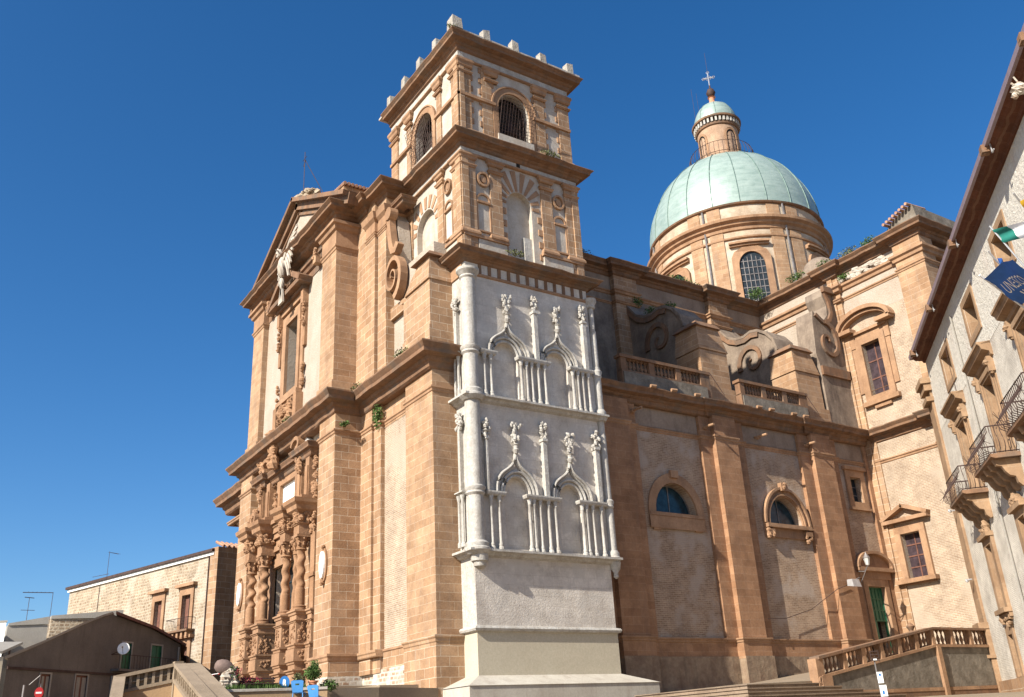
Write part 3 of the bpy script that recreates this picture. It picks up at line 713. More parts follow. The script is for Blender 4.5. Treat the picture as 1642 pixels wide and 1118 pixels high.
def tower():
    X0, X1, Y0, Y1 = 23.6, 32.0, 39.0, 48.2
    S = FS(Y0); W = FW(X0)
    T = one(lambda m: (m.box(X0+.35, X1-.12, Y0+.35, Y1, 0, 24.4)), 'bell_tower', 'gothic_panel', CA)
    ring = [(X0, Y1), (X0, Y0), (X1, Y0), (X1, Y1)]
    def rg(d): return [(X0+d, Y1), (X0+d, Y0+d), (X1-d, Y0+d), (X1-d, Y1)]
    # gothic walls with blind arches
    R = [(19.15, 16.6, ((24.85, 27.45, 21.2, 25.2, 26.75, 19.95, 26.08), (28.25, 30.75, 21.25, 28.6, 30.15, 19.95, 29.5))),
         (11.5, 8.6, ((24.95, 27.45, 13.75, 25.5, 27.05, 12.45, 26.2), (28.45, 31.0, 13.65, 28.9, 30.4, 12.35, 29.7)))]
    holes = []
    for zc, zb, A in R:
        for a, b, za, i0, i1, zi, uc in A: holes.append(archloop(i0, i1, zb+.12, zc, zi-zc, 10))
    one(lambda m: m.prism(S, rect(X0+.004, X1, 8.45, 24.45), -.35, 0, holes), 'gothic_wall', 'gothic_panel', T)
    one(lambda m: m.prism(S, rect(X0+.2, X1-.2, 8.5, 23.8), -.5, -.3), 'blind_arch_back', 'gothic_panel', T)
    one(lambda m: m.prism(W, rect(Y0+.003, 41.2, 4.9, 24.45), -.35, 0), 'gothic_side_wall', 'gothic', T)
    one(lambda m: m.prism(S, rect(X0+.004, X1, 4.95, 8.44), -.35, 0), 'plain_wall', 'gothic_panel', T)
    one(lambda m: (m.box(X0-.02, X1+.05, Y0-.03, 41, 2.7, 4.85)), 'cream_wall', 'cream', T)
    def pl(m):
        m.box(22.35, 33.45, 37.75, 41, -0.6, 2.25)
        m.hexa([(22.3, 37.7, 2.25), (33.5, 37.7, 2.25), (33.5, 41, 2.25), (22.3, 41, 2.25), (X0-.03, Y0-.04, 2.75), (X1+.06, Y0-.04, 2.75), (X1+.06, 41, 2.75), (X0-.03, 41, 2.75)])
    one(pl, 'tower_plinth', 'plinth', T)
    one(lambda m: (m.sweep([(X0, 41), (X0, Y0), (X1, Y0), (X1, 41)], [(.05, 4.72), (.17, 4.76), (.22, 4.86), (.17, 4.96), (0, 5.0)]),), 'string_course', 'gothic', T)
    def ledge(z, p): return one(lambda m: m.sweep([(X0, 40.4), (X0, Y0), (X1, Y0), (X1, 41)], [(0, z-.28), (p*.4, z-.2), (p*.55, z-.08), (p, z-.05), (p, z+.06), (0, z+.1)]), 'ledge', 'gothic', T)
    ledge(8.5, .5); ledge(16.5, .5)
    # corner shaft (left) and slender one (right)
    def shaft(c, r, segs, nm):
        m = MB(); pr = []
        for z0, z1, rr_ in segs: pr += [(rr_, z0), (rr_, z1)]
        m.lathe(c, pr, 20)
        o_ = m.build(nm, 'gothic', T, smooth='auto')
        q = MB()
        for z in (11.45, 19.05): q.lathe(c, [(r, z-.22), (r*1.25, z-.1), (r*1.15, z), (r*1.35, z+.14), (r*1.35, z+.22), (r, z+.3)], 20)
        for z in (8.55, 16.5): q.lathe(c, [(r*1.25, z-.25), (r*1.75, z-.05), (r*1.75, z+.05), (r*1.45, z+.12), (r*1.5, z+.3), (r*1.2, z+.42)], 20)
        q.lathe(c, [(r, 23.3), (r*1.2, 23.4), (r*1.1, 23.5), (r*1.6, 23.75), (r*1.6, 23.9)], 20)
        q.build('shaft_ring', 'gothic', o_ if False else T, smooth='auto')
    shaft((23.78, 39.02), .40, ((8.3, 23.4, .40),), 'corner_shaft')
    shaft((32.22, 38.98), .24, ((8.3, 11.2, .25), (11.2, 15.4, .22), (15.4, 16.4, .19), (16.6, 19.5, .24), (19.5, 21.8, .20), (21.8, 23.5, .16)), 'corner_shaft')
    def cb(m):
        m.lathe((23.85, 38.95), [(.1, 7.65), (.3, 7.75), (.32, 7.95), (.42, 8.0), (.45, 8.3)], 12); m.lathe((32.25, 38.9), [(.05, 7.5), (.14, 7.6), (.12, 7.8), (.25, 8.0), (.32, 8.35)], 10)
    one(cb, 'corbel', 'gothic', T, smooth='auto')
    # ogee arches
    def bez(p, n=14): return [tuple(sum(c*q[k] for c, q in zip(((1-t)**3, 3*t*(1-t)**2, 3*t*t*(1-t), t**3), p)) for k in (0, 1)) for t in [i/n for i in range(n+1)]]
    for zc, zb, A in R:
        for a, b, za, i0, i1, zi, uc in A:
            def og(m):
                for e in (a, b):
                    h = za-zc; s = 1 if e < uc else -1
                    pts = bez([(e, zc), (e, zc+h*.68), (uc-s*.06, zc+h*.42), (uc, za)])
                    m.tube([S(u, z, .16) for u, z in pts], .08, 6); m.tube([S(u+s*.13*(1-i/14), z-.1, .07) for i, (u, z) in enumerate(pts)], .07, 5)
                e1 = [(u, z) for u, z in arc((i0+i1)/2, zc, (i1-i0)/2+.04, pi, 0, 14, zi-zc+.04)]
                m.tube([S(u, z, .03) for u, z in e1], .07, 6)
                e2 = [(u, z) for u, z in arc((i0+i1)/2, zc, (i1-i0)/2+.22, pi, 0, 14, zi-zc+.25)]
                m.tube([S(u, z, .08) for u, z in e2], .08, 6)
            ar = one(og, 'ogee_arch', 'gothic', T, smooth='auto')
            def fin(m):
                c = S(uc, 0, .22)
                m.lathe(c, [(.1, za-.12), (.16, za), (.2, za+.08), (.12, za+.14), (.13, za+.3), (.19, za+.36), (.1, za+.42)], 10)
                zt = za+1.55
                for k in range(30):
                    t = k/29; m.blob((c[0]+random.choice((-1, 1))*random.uniform(.05, .3)*(.5+.6*t), c[1]+random.uniform(-.14, .1), za+.5+t*1.0), .10, (1, .8, 1.3), 5, 4, .35)
                m.lathe(c, [(.08, za+.42), (.12, za+.8), (.12, za+1.35), (.04, za+1.5)], 7)
            one(fin, 'finial', 'gothic', ar)
    def colon(u, z0, z1, r):
        c = S(u, 0, .2)
        def cl(m):
            m.lathe(c, [(r*1.9, z0), (r*1.9, z0+.1), (r*1.3, z0+.16), (r*1.5, z0+.26), (r, z0+.34), (r, z1-.45), (r*1.25, z1-.42), (r*1.05, z1-.36), (r*1.8, z1-.1), (r*1.8, z1-.06)], 9)
        return one(cl, 'colonnette', 'gothic', T, smooth='auto')
    for zc, zb, us in ((19.1, 16.6, (24.5, 24.9, 26.85, 27.2, 27.55, 27.98, 28.42, 30.35, 30.7, 31.05, 31.45)), (11.42, 8.6, (24.55, 25.04, 26.88, 27.15, 27.55, 28.07, 28.5, 30.27, 30.55, 30.98, 31.55))):
        for i, u in enumerate(us): colon(u, zb, zc, .085 if i not in (4, 9) else .075)
        for a, b in ((us[0]-.2, us[1]+.25), (us[2]-.18, us[6]+.25), (us[7]-.18, us[10]+.25)):
            one(lambda m: (m.sweep([S(a, 0, 0)[:2], S(a, 0, .3)[:2], S(b, 0, .3)[:2], S(b, 0, 0)[:2]], [(0, zc-.14), (.06, zc-.1), (.1, zc), (.1, zc+.08), (0, zc+.1)])), 'impost', 'gothic', T)
    for u, z0, z1 in ((27.95, 19.2, 23.1), (31.4, 19.2, 23.2), (28.03, 11.5, 15.6), (31.55, 11.5, 15.55), (24.4, 11.5, 15.3)):
        def pn(m):
            w = .12 if u > 25 else .05; m.fb(S, u-w, u+w, z0, z1-1.0, 0, .3); m.fb(S, u-w-.05, u+w+.05, z1-1.1, z1-.95, 0, .36)
            for k in range(16): m.blob(S(u+random.uniform(-.2, .2), z1-.95+k*.06, .2+random.uniform(-.05, .1)), .12, (1, 1, 1.1), 5, 4, .3)
        one(pn, 'pinnacle', 'gothic', T)
    for zc, zt in ((19.1, 21.6), (11.5, 15.0)):
        one(lambda m: (m.fb(W, 39.75, 39.95, zc, zt, 0, .22), m.relief(W, 39.6, 40.1, zt-.1, zt+.8, .2, 14, .12)), 'side_pinnacle', 'gothic', T)
        for dy in (.7, 1.05): one(lambda m: m.lathe((X0-.18, Y0+dy), [(.12, zc-2.7), (.12, zc-2.5), (.07, zc-2.4), (.07, zc-.4), (.14, zc-.1)], 8), 'side_colonnette', 'gothic', T, smooth='auto')
    one(lambda m: m.sweep([(X0, 40.3), (X0, Y0+.5)], mould(19.0, 19.2, .3)), 'side_impost', 'gothic', T)
    one(lambda m: m.sweep([(X0, 40.3), (X0, Y0+.5)], mould(11.4, 11.6, .3)), 'side_impost', 'gothic', T)
    # frieze with alternating dark blocks
    one(lambda m: (m.sweep(ring, [(.02, 23.65), (.08, 23.68), (.08, 23.82), (.02, 23.85)]),), 'frieze_moulding', 'trim', T)
    for i in range(12):
        u = 24.45+i*.64; one(lambda m: m.fb(S, u, u+.2, 23.86, 24.42, 0, .05), 'frieze_block', 'trim_dark', T)
    one(lambda m: (m.fb(W, 39.3, 40.6, 23.86, 24.42, 0, .05), m.fb(W, 41.0, 42.0, 23.86, 24.42, 0, .05)), 'frieze_side', 'trim', T)
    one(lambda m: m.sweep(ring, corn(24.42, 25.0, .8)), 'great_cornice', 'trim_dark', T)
    # ---- shaft storeys
    arS = archloop(26.45, 28.75, 33.85, 35.9, 1.25); arW = archloop(42.45, 44.75, 33.95, 35.9, 1.3)
    st = one(lambda m: (m.prism(S, rect(X0+.14, X1-.14, 24.9, 39.2), -.6, -.14, [archloop(26.75, 28.5, 25.05, 29.1, 1.0), arS]),
                        m.prism(W, rect(Y0+.15, Y1, 24.9, 39.2), -.6, -.14, [archloop(42.45, 44.75, 25.3, 28.9, 1.2), arW]), m.box(X0+.15, X1-.15, Y1-.4, Y1, 24.9, 39.2), m.box(X1-.6, X1-.15, Y0+.2, Y1-.01, 24.9, 39.19)), 'tower_shaft', 'limestone', T)
    one(lambda m: (m.fb(S, 26.2, 29.0, 24.95, 30.6, -.62, -.5), m.fb(W, 41.9, 45.3, 24.95, 30.6, -.62, -.5)), 'blocked_arch_infill', 'limestone', T)
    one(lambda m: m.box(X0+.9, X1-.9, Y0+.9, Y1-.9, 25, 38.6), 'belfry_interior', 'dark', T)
    def pils(F, spans, inset, nm='tower_pilaster'):
        for (a, b, o, low, high) in spans:
            def f(m):
                m.fb(F, a, b, low, high, -.14, o)
            one(f, nm, 'ashlar', T)
    # mid storey pilasters
    sp = ((23.6, 24.55, 0, 24.95, 31.6), (25.55, 26.35, -.02, 24.95, 31.6), (29.2, 30.0, -.02, 24.95, 31.6), (31.0, 31.98, 0, 24.95, 31.6),
          (23.6, 24.05, .07, 24.97, 31.58), (31.5, 31.98, .07, 24.97, 31.58))
    pils(S, sp, 0)
    pils(W, ((39.02, 40.1, 0, 24.95, 31.6), (41.25, 41.95, -.02, 24.95, 31.6), (45.2, 45.95, -.02, 24.95, 31.6), (47.1, 48.2, 0, 24.95, 31.6), (39.02, 39.6, .07, 24.97, 31.58)), 0)
    # belfry pilasters
    pils(S, ((23.68, 24.5, -.03, 33.3, 38.6), (25.3, 26.0, -.05, 33.3, 38.3), (29.2, 29.95, -.05, 33.3, 38.3), (31.05, 31.9, -.03, 33.3, 38.6), (23.68, 24.0, .05, 33.31, 38.59)), 0, 'belfry_pilaster')
    pils(W, ((39.05, 39.95, -.03, 33.3, 38.6), (41.3, 41.85, -.05, 33.3, 38.3), (45.35, 45.9, -.05, 33.3, 38.3), (47.2, 48.1, -.03, 33.3, 38.6), (39.05, 39.5, .05, 33.31, 38.59)), 0, 'belfry_pilaster')
    def qu(m):   # ragged sandstone quoins against the white infill
        for i in range(12):
            z = 33.6+i*.4; k = .18*(i % 2)
            for a, s in ((26.0, 1), (29.2, -1), (24.5, 1), (31.05, -1), (25.3, -1), (29.95, 1)):
                if k and not (35.8 < z < 36.2): m.fb(S, min(a, a+s*k), max(a, a+s*k), z, z+.38, -.14, -.07)
        for i in range(14):
            z = 25.4+i*.42
            if i % 2 and z < 29:
                for a, s in ((26.35, 1), (29.2, -1)): m.fb(S, min(a, a+s*.3), max(a, a+s*.3), z, z+.4, -.14, -.08)
    one(qu, 'quoin', 'trim', T)
    def caps(m):
        for F, L in ((S, ((23.6, 24.55), (25.5, 26.4), (29.15, 30.05), (31.0, 31.98))), (W, ((39.02, 40.1), (41.2, 42.0), (45.15, 46.0), (47.1, 48.2)))):
            for a, b in L:
                pt = [F(a, 0, -.1)[:2], F(a, 0, .04)[:2], F(b, 0, .04)[:2], F(b, 0, -.1)[:2]]
                sd = 1 if F is W else 1
                for z0, z1, p in ((31.25, 31.62, .16), (30.75, 30.95, .08), (26.3, 26.55, .12), (37.95, 38.5, .14), (37.5, 37.65, .07)):
                    m.sweep(pt if F is S else pt[::-1], mould(z0, z1, p) if z0 != 26.3 else [(.02, 26.2), (.14, 26.3), (.14, 26.42), (.05, 26.6)])
    one(caps, 'pilaster_mouldings', 'trim', T)
    # pedestal zone of mid storey
    def ped(m):
        for F, L in ((S, ((23.6, 26.6), (29.0, 31.98))), (W, ((39.02, 42.1), (45.1, 48.2)))):
            for a, b in L: m.fb(F, a, b, 24.93, 25.3, -.14, .12); m.fb(F, a, b, 26.12, 26.3, -.14, .13)
        for a, b in ((24.9, 26.0), (29.6, 31.0)): pass
    one(ped, 'pedestal_course', 'trim', T)
    one(lambda m: (m.fb(S, 24.6, 26.5, 25.32, 26.1, -.14, .03), m.fb(S, 29.1, 31.2, 25.32, 26.1, -.14, .03), m.fb(W, 39.6, 42.0, 25.32, 26.1, -.14, .03)), 'pedestal_panel', 'limestone', T)
    # strings and cornices
    one(lambda m: (m.sweep(ring, [(-.02, 31.62), (.06, 31.66), (.06, 31.75), (0, 31.78)]), m.sweep(rg(.04), [(.0, 38.5), (.06, 38.55), (.06, 38.62), (0, 38.66)])), 'necking_string', 'trim', T)
    one(lambda m: (m.sweep(ring, [(-.02, 31.78), (-.01, 32.1)]), m.sweep(rg(.04), [(-.02, 38.66), (-.01, 39.15)]), m.sweep(rg(-.02), [(.1, 32.72), (.1, 33.1), (0, 33.12)])), 'white_band', 'gothic', T)
    one(lambda m: m.sweep(ring, corn(32.05, 32.75, .82)), 'middle_tower_cornice', 'trim_dark', T)
    one(lambda m: (m.sweep(rg(.02), [(.06, 33.1), (.1, 33.2), (.1, 33.35), (0, 33.5)])), 'belfry_base', 'trim', T)
    def bs(m):
        for F, L in ((S, ((23.68, 26.2), (29.0, 31.9))), (W, ((39.05, 42.0), (45.2, 48.1)))):
            for a, b in L: m.fb(F, a, b, 35.8, 36.0, -.14, .08)
    one(bs, 'belfry_string', 'trim', T)
    one(lambda m: m.sweep(rg(.02), corn(39.1, 39.95, .8)), 'top_cornice', 'trim_dark', T)
    one(lambda m: m.box(X0-.6, X1+.6, Y0-.6, Y1+.6, 39.9, 40.05), 'tower_roof', 'limestone', T)
    one(lambda m: (m.fb(S, X0-.62, X1+.62, 39.98, 40.22, .3, .62), m.fb(W, Y0-.6, Y1+.4, 39.98, 40.2, .3, .55)), 'parapet', 'gothic', T)
    for (x, y) in [(X0-.35+k*2.15, Y0-.4) for k in range(5)]+[(X0-.4, Y0+1.75+k*2.15) for k in range(4)]+[(X1+.3, Y0+2.1*k) for k in (1, 2, 3, 4)]:
        def mer(m):
            e = .25 if (x, y) != (X0-.35, Y0-.4) else .36
            m.hexa([(x-e, y-e, 40.1), (x+e, y-e, 40.1), (x+e, y+e, 40.1), (x-e, y+e, 40.1), (x-e*.95, y-e*.95, 40.86+random.uniform(-.08, .1)), (x+e*random.uniform(.8, 1), y-e*.95, 40.86+random.uniform(-.1, .08)), (x+e*.95, y+e*.95, 40.82), (x-e*.95, y+e*.95, 40.88)])
        one(mer, 'merlon', 'merlonstone', T)
    # arches of belfry and mid storey
    def voussoirs(F, cu, cz, r0, r1, n, par, o, a0=0, a1=pi, kz=1.0, m1=None):
        for i in range(n):
            t0 = a0+(a1-a0)*i/n; t1 = a0+(a1-a0)*(i+1)/n
            if i % 2 == par:
                m1.prism(F, [(cu+r0*cos(t0), cz+r0*kz*sin(t0)), (cu+r1*cos(t0), cz+r1*kz*sin(t0)), (cu+r1*cos(t1), cz+r1*kz*sin(t1)), (cu+r0*cos(t1), cz+r0*kz*sin(t1))], *o)
    def v1(m):
        n = 19
        for q in range(0, n, 2):
            t0, t1 = pi*q/n, pi*(q+1)/n; tm = (t0+t1)/2; r1 = min(1.42/max(.01, abs(cos(tm))), 2.25)
            m.prism(S, [(27.62+.93*cos(t0), 29.1+1.05*sin(t0)), (27.62+r1*cos(t0), 29.1+r1*1.08*sin(t0)), (27.62+r1*cos(t1), 29.1+r1*1.08*sin(t1)), (27.62+.93*cos(t1), 29.1+1.05*sin(t1))], -.14, -.1)
    one(v1, 'voussoir', 'trim', T)
    def v2(m): voussoirs(W, 43.6, 28.9, 1.2, 1.95, 17, 0, (-.14, -.1), kz=1.1, m1=m)
    one(v2, 'voussoir', 'trim', T)
    def av(m):
        for F, c in ((S, 27.6), (W, 43.6)):
            m.band(F, arc(c, 35.9, 1.36, pi, 0, 18, 1.5), .4, -.14, -.02); m.band(F, arc(c, 35.9, 1.62, pi, 0, 18, 1.75), .1, -.14, .04)
            m.fb(F, c-1.55, c-1.16, 33.4, 35.9, -.14, -.03); m.fb(F, c+1.16, c+1.55, 33.4, 35.9, -.14, -.03)
    one(av, 'archivolt', 'trim', T)
    one(lambda m: (m.fb(S, 26.3, 28.9, 33.35, 33.85, -.5, .06), m.fb(W, 42.3, 44.9, 33.35, 33.95, -.5, .06)), 'belfry_sill', 'limestone', T)
    for F, c, w in ((S, 27.6, 1.15), (W, 43.6, 1.15)):
        def gr(m):
            n = 13; zs = [33.9+.21*k for k in range(12)]
            def pt(u, z):
                t = (z-33.9)/2.3; return F(u, z, .02+.62*t)
            for i in range(n):
                u = c-w-.1+(2*w+.2)*i/(n-1); m.tube([pt(u, z) for z in zs[::3]+[zs[-1]]], .016, 4)
            for z in zs: m.tube([pt(c-w-.1, z), pt(c+w+.1, z)], .014, 4)
            for s in (-1, 1):
                for k in range(1, 6): z = 33.9+.42*k; m.tube([F(c+s*(w+.1), z, -.1), pt(c+s*(w+.1), z)], .014, 4)
            for k in range(9): u = c-w+k*2*w/8; m.tube([F(u, 33.9, -.35), F(u, 37.0, -.35)], .015, 4)
            for k in range(7): z = 34.1+k*.42; m.tube([F(c-w, z, -.34), F(c+w, z, -.34)], .015, 4)
        one(gr, 'belfry_grille', 'iron', T)
        one(lambda m: m.lathe(F(c+.2, 0, -1.0)[:2], [(.05, 36.0), (.2, 35.9), (.3, 35.5), (.36, 35.0), (.52, 34.7)], 14), 'bell', 'iron', T, smooth=True)
    # niches and oculi of the mid storey
    for F, un, uo in ((S, 25.06, 25.1), (S, 30.5, 30.5), (W, 40.68, 40.7), (W, 46.5, 46.5)):
        def ni(m):
            m.prism(F, archloop(un-.5, un+.5, 26.65, 28.7, .55), -.14, -.02, [archloop(un-.4, un+.4, 26.75, 28.7, .42)])
            m.fb(F, un-.45, un+.45, 28.55, 28.68, -.12, .02)
        a = one(ni, 'niche', 'trim', T)
        one(lambda m: m.prism(F, archloop(un-.4, un+.4, 26.75, 28.7, .42), -.14, -.11), 'niche_infill', 'limestone', a)
        def oc(m):
            c = [(uo+.44*cos(k*pi/10), 30.2+.5*sin(k*pi/10)) for k in range(20)]; d = [(uo+.32*cos(k*pi/10), 30.2+.37*sin(k*pi/10)) for k in range(20)]
            m.prism(F, c, -.14, .03, [d]); m.prism(F, [(uo+.2*cos(k*pi/8), 30.2+.22*sin(k*pi/8)) for k in range(16)], -.14, -.02)
        one(oc, 'oculus', 'trim', T)
    one(lambda m: m.fb(S, 27.5, 27.75, 31.66, 32.1, -.1, .015), 'vent_slot', 'dark', T)
    one(lambda m: m.fb(S, 27.95, 28.6, 25.0, 27.2, -.5, -.3), 'repaired_panel', 'gothic', T)
tower()

def pilpath(y, xs, o, x0, x1):
    p = [(x0, y)]
    for a, b in xs: p += [(a, y), (a, y-o), (b, y-o), (b, y)]
    return p+[(x1, y)]
def aisle():
    S = FS(41.0)
    l1 = archloop(37.4, 40.75, 11.98, 12.0, 1.85, 16); l2 = archloop(47.15, 50.35, 11.98, 12.0, 1.85, 16)
    wl = one(lambda m: m.prism(S, rect(31.9, 59.2, 4.0, 19.0), -.8, 0, [l1, l2, rect(56.2, 57.35, 14.2, 16.0), rect(55.75, 57.55, 2.5, 8.3)]), 'aisle_wall', 'brick_aisle', CA)
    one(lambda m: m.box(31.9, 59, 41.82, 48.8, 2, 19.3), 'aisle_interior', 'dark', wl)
    one(lambda m: m.fb(S, 31.9, 59, 1.0, 3.9, -.8, .22) , 'aisle_plinth', 'baserender', CA) if False else None
    one(lambda m: (m.box(31.9, 55.4, 40.75, 41.8, .3, 3.75), m.box(33.4, 35.8, 40.2, 41, .3, 3.74), m.box(42.5, 44.9, 40.2, 41, .3, 3.74), m.box(51.9, 54.3, 40.2, 41, .3, 3.74)), 'aisle_plinth', 'baserender', CA)
    one(lambda m: (m.box(31.9, 55.4, 40.84, 41.8, 3.7, 4.6), m.box(33.45, 35.75, 40.28, 41, 3.71, 4.59), m.box(42.55, 44.85, 40.28, 41, 3.71, 4.59), m.box(51.95, 54.25, 40.28, 41, 3.71, 4.59)), 'aisle_base_course', 'ashlar_south', CA)
    P = pilpath(40.84, ((33.45, 35.75), (42.55, 44.85), (51.95, 54.25)), .56, 31.9, 55.4)
    one(lambda m: (m.sweep(P, mould(4.5, 4.78, .12)), m.sweep(P, [(0, 3.6), (.06, 3.62), (.06, 3.72), (0, 3.74)])), 'base_moulding', 'trim', CA)
    one(lambda m: m.box(33.2, 41.2, 40.1, 40.75, .2, 1.75), 'low_footing', 'baserender', CA)
    one(lambda m: m.box(33.1, 41.3, 40.0, 40.7, 1.75, 1.86), 'footing_coping', 'trim_dark', CA)
    for a, b, c, d in ((32.2, 36.4, 33.6, 35.6), (41.75, 45.65, 42.7, 44.7), (51.1, 55.0, 52.1, 54.1)):
        o_ = one(lambda m: m.box(c, d, 40.4, 41.2, 4.6, 18.6), 'aisle_pilaster', 'ashlar_south', CA)
        one(lambda m: m.box(a, b, 40.74, 41.2, 4.6, 18.6), 'pilaster_backing', 'ashlar_south', o_)
    one(lambda m: m.box(58.2, 58.9, 40.8, 41.2, 2.4, 18.6), 'corner_strip', 'ashlar_south', CA)
    P = pilpath(41.0, ((32.2, 36.4), (41.75, 45.65), (51.1, 55.0)), .26, 31.9, 58.9)
    P2 = []
    for a, b, c, d in ((32.2, 36.4, 33.6, 35.6), (41.75, 45.65, 42.7, 44.7), (51.1, 55.0, 52.1, 54.1)):
        P2 += [(a, 41.0), (a, 40.74), (c, 40.74), (c, 40.4), (d, 40.4), (d, 40.74), (b, 40.74), (b, 41.0)]
    P2 = [(31.9, 41.0)]+P2+[(58.7, 41.0)]
    one(lambda m: m.sweep(P2, mould(16.95, 17.25, .12)), 'aisle_architrave', 'trim', CA)
    one(lambda m: [m.fb(S, a, b, 17.3, 18.6, 0, .04) for a, b in ((36.42, 41.73), (45.67, 51.08), (55.02, 58.7))], 'frieze_panel', 'frieze', CA)
    P3 = pilpath(40.72, ((42.4, 45.0), (51.8, 54.4)), .12, 31.9, 59)
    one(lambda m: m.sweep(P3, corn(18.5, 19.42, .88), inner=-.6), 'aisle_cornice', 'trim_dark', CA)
    one(lambda m: m.box(31.9, 59, 40.5, 49, 19.2, 19.45), 'aisle_roof_terrace', 'greywall', CA)
    # lunette windows
    for (L, a, b, fancy) in ((l1, 37.4, 40.75, 0), (l2, 47.15, 50.35, 1)):
        c = (a+b)/2
        g = one(lambda m: m.prism(S, L, -.62, -.55), 'lunette_window', 'glassblue', CA)
        one(lambda m: (m.band(S, arc(c, 12.0, (b-a)/2-.05, 0, pi, 18, 1.8), .07, -.55, -.5), m.fb(S, a, b, 12.0, 12.08, -.55, -.5), m.fb(S, c-.03, c+.03, 12, 13.8, -.55, -.51)), 'lunette_bar', 'ironlight', g)
        def fr(m):
            n = 18; ou = [(a-.55, 11.1)]+[(c+((b-a)/2+.55)*cos(t), 12.0+2.45*sin(t)) for t in [pi-pi*i/n for i in range(n+1)]]+[(b+.55, 11.1)]
            m.prism(S, ou, .002, .14, [L]);
            if fancy:
                m.band(S, [(c+((b-a)/2+.5)*cos(t), 12.0+2.4*sin(t)) for t in [pi*i/n for i in range(n+1)]], .16, .1, .3)
                m.band(S, [(c+((b-a)/2+.12)*cos(t), 12.0+1.97*sin(t)) for t in [pi*i/n for i in range(n+1)]], .1, .1, .24)
                m.fb(S, a-.5, b+.5, 11.7, 11.95, .1, .4)
                for u in (a-.2, b+.2): m.relief(S, u-.25, u+.25, 10.9, 11.5, .25, 8, .14); m.fb(S, u-.3, u+.3, 11.3, 11.6, .1, .36)
                m.fb(S, c-.3, c+.3, 14.2, 14.75, .1, .42); m.relief(S, c-.2, c+.2, 14.3, 14.7, .45, 5, .1)
            else:
                m.fb(S, a-.5, b+.5, 11.75, 11.96, .12, .2); m.fb(S, c-.3, c+.3, 14.15, 14.6, .1, .3)
                m.fb(S, a-.3, a+.3, 10.9, 11.2, 0, .12); m.fb(S, b-.3, b+.3, 10.95, 11.2, 0, .12)
                m.fb(S, a-.55, b+.55, 11.0, 11.74, .1, .16)
        one(fr, 'lunette_surround', 'trim', g)
    g = win_grid(S, rect(56.2, 57.35, 14.2, 16.0), -.4, 56.2, 57.35, 14.2, 16.0, 2, 3, CA, 'glass', name='small_window')
    one(lambda m: (m.prism(S, rect(55.75, 57.8, 13.75, 16.5), .002, .14, [rect(56.2, 57.35, 14.2, 16.0)]), m.fb(S, 55.6, 57.95, 16.5, 16.75, 0, .3), m.fb(S, 55.65, 57.9, 13.6, 13.78, 0, .25)), 'small_window_surround', 'trim', g)
    # side door
    d = one(lambda m: (m.fb(S, 55.76, 57.54, 6.05, 8.29, -.25, -.12), m.fb(S, 55.76, 56.45, 2.5, 6.05, -.25, -.12), m.fb(S, 57.42, 57.54, 2.5, 6.05, -.25, -.12)), 'green_door', 'greendoor', CA)
    one(lambda m: m.fb(S, 56.45, 57.42, 2.4, 6.05, -.7, -.6), 'door_opening', 'dark', d)
    def dg(m):
        for u in (55.8, 56.12, 56.42, 56.8, 57.15, 57.48): m.fb(S, u, u+.05, 6.06, 8.28, -.12, -.08)
        for z in (6.05, 6.75, 7.5, 8.22): m.fb(S, 55.77, 57.53, z, z+.06, -.12, -.07)
        for z in (3.3, 4.2, 5.1): m.fb(S, 55.77, 56.44, z, z+.06, -.12, -.08)
    one(dg, 'door_panel', 'greendoor', d)
    def df(m):
        m.prism(S, [(55.3, 2.5), (55.3, 8.8), (58.0, 8.8), (58.0, 2.5), (57.56, 2.5), (57.56, 8.32), (55.74, 8.32), (55.74, 2.5)], .002, .25)
        m.fb(S, 54.95, 58.35, 2.5, 8.9, 0, .12) if False else None
        m.fb(S, 54.9, 55.3, 2.5, 8.9, 0, .16); m.fb(S, 58.0, 58.4, 2.5, 8.9, 0, .16)
        m.fb(S, 55.0, 58.35, 8.8, 9.3, 0, .3); m.fb(S, 54.75, 58.6, 9.3, 9.55, 0, .55)
        c = 56.67
        m.prism(S, [(54.9, 9.55)]+[(c+1.8*cos(t), 9.5+1.05*sin(t)) for t in [pi-pi*i/12 for i in range(13)]][1:-1]+[(58.45, 9.55)], 0, .25)
        m.band(S, [(c+1.85*cos(t), 9.5+1.1*sin(t)) for t in [pi-pi*i/14 for i in range(15)]], .2, 0, .55)
    one(df, 'door_case', 'trim', d)
    # little spouts under the cornice
    for x, z, l in ((36.2, 18.0, .9), (42.2, 17.75, .75), (47.0, 17.7, .8), (51.8, 17.75, .8)):
        one(lambda m: (m.tube([(x, 41.0, z+.08), (x, 40.1-l*.3, z)], .085, 7), m.tube([(x, 40.75, z), (x, 40.55, z)], .15, 8)), 'rain_spout', 'trim', CA)
    one(lambda m: (m.box(32.05, 32.2, 40.6, 41, 4.7, 19)), 'drain_gap', 'dark', CA)
aisle()

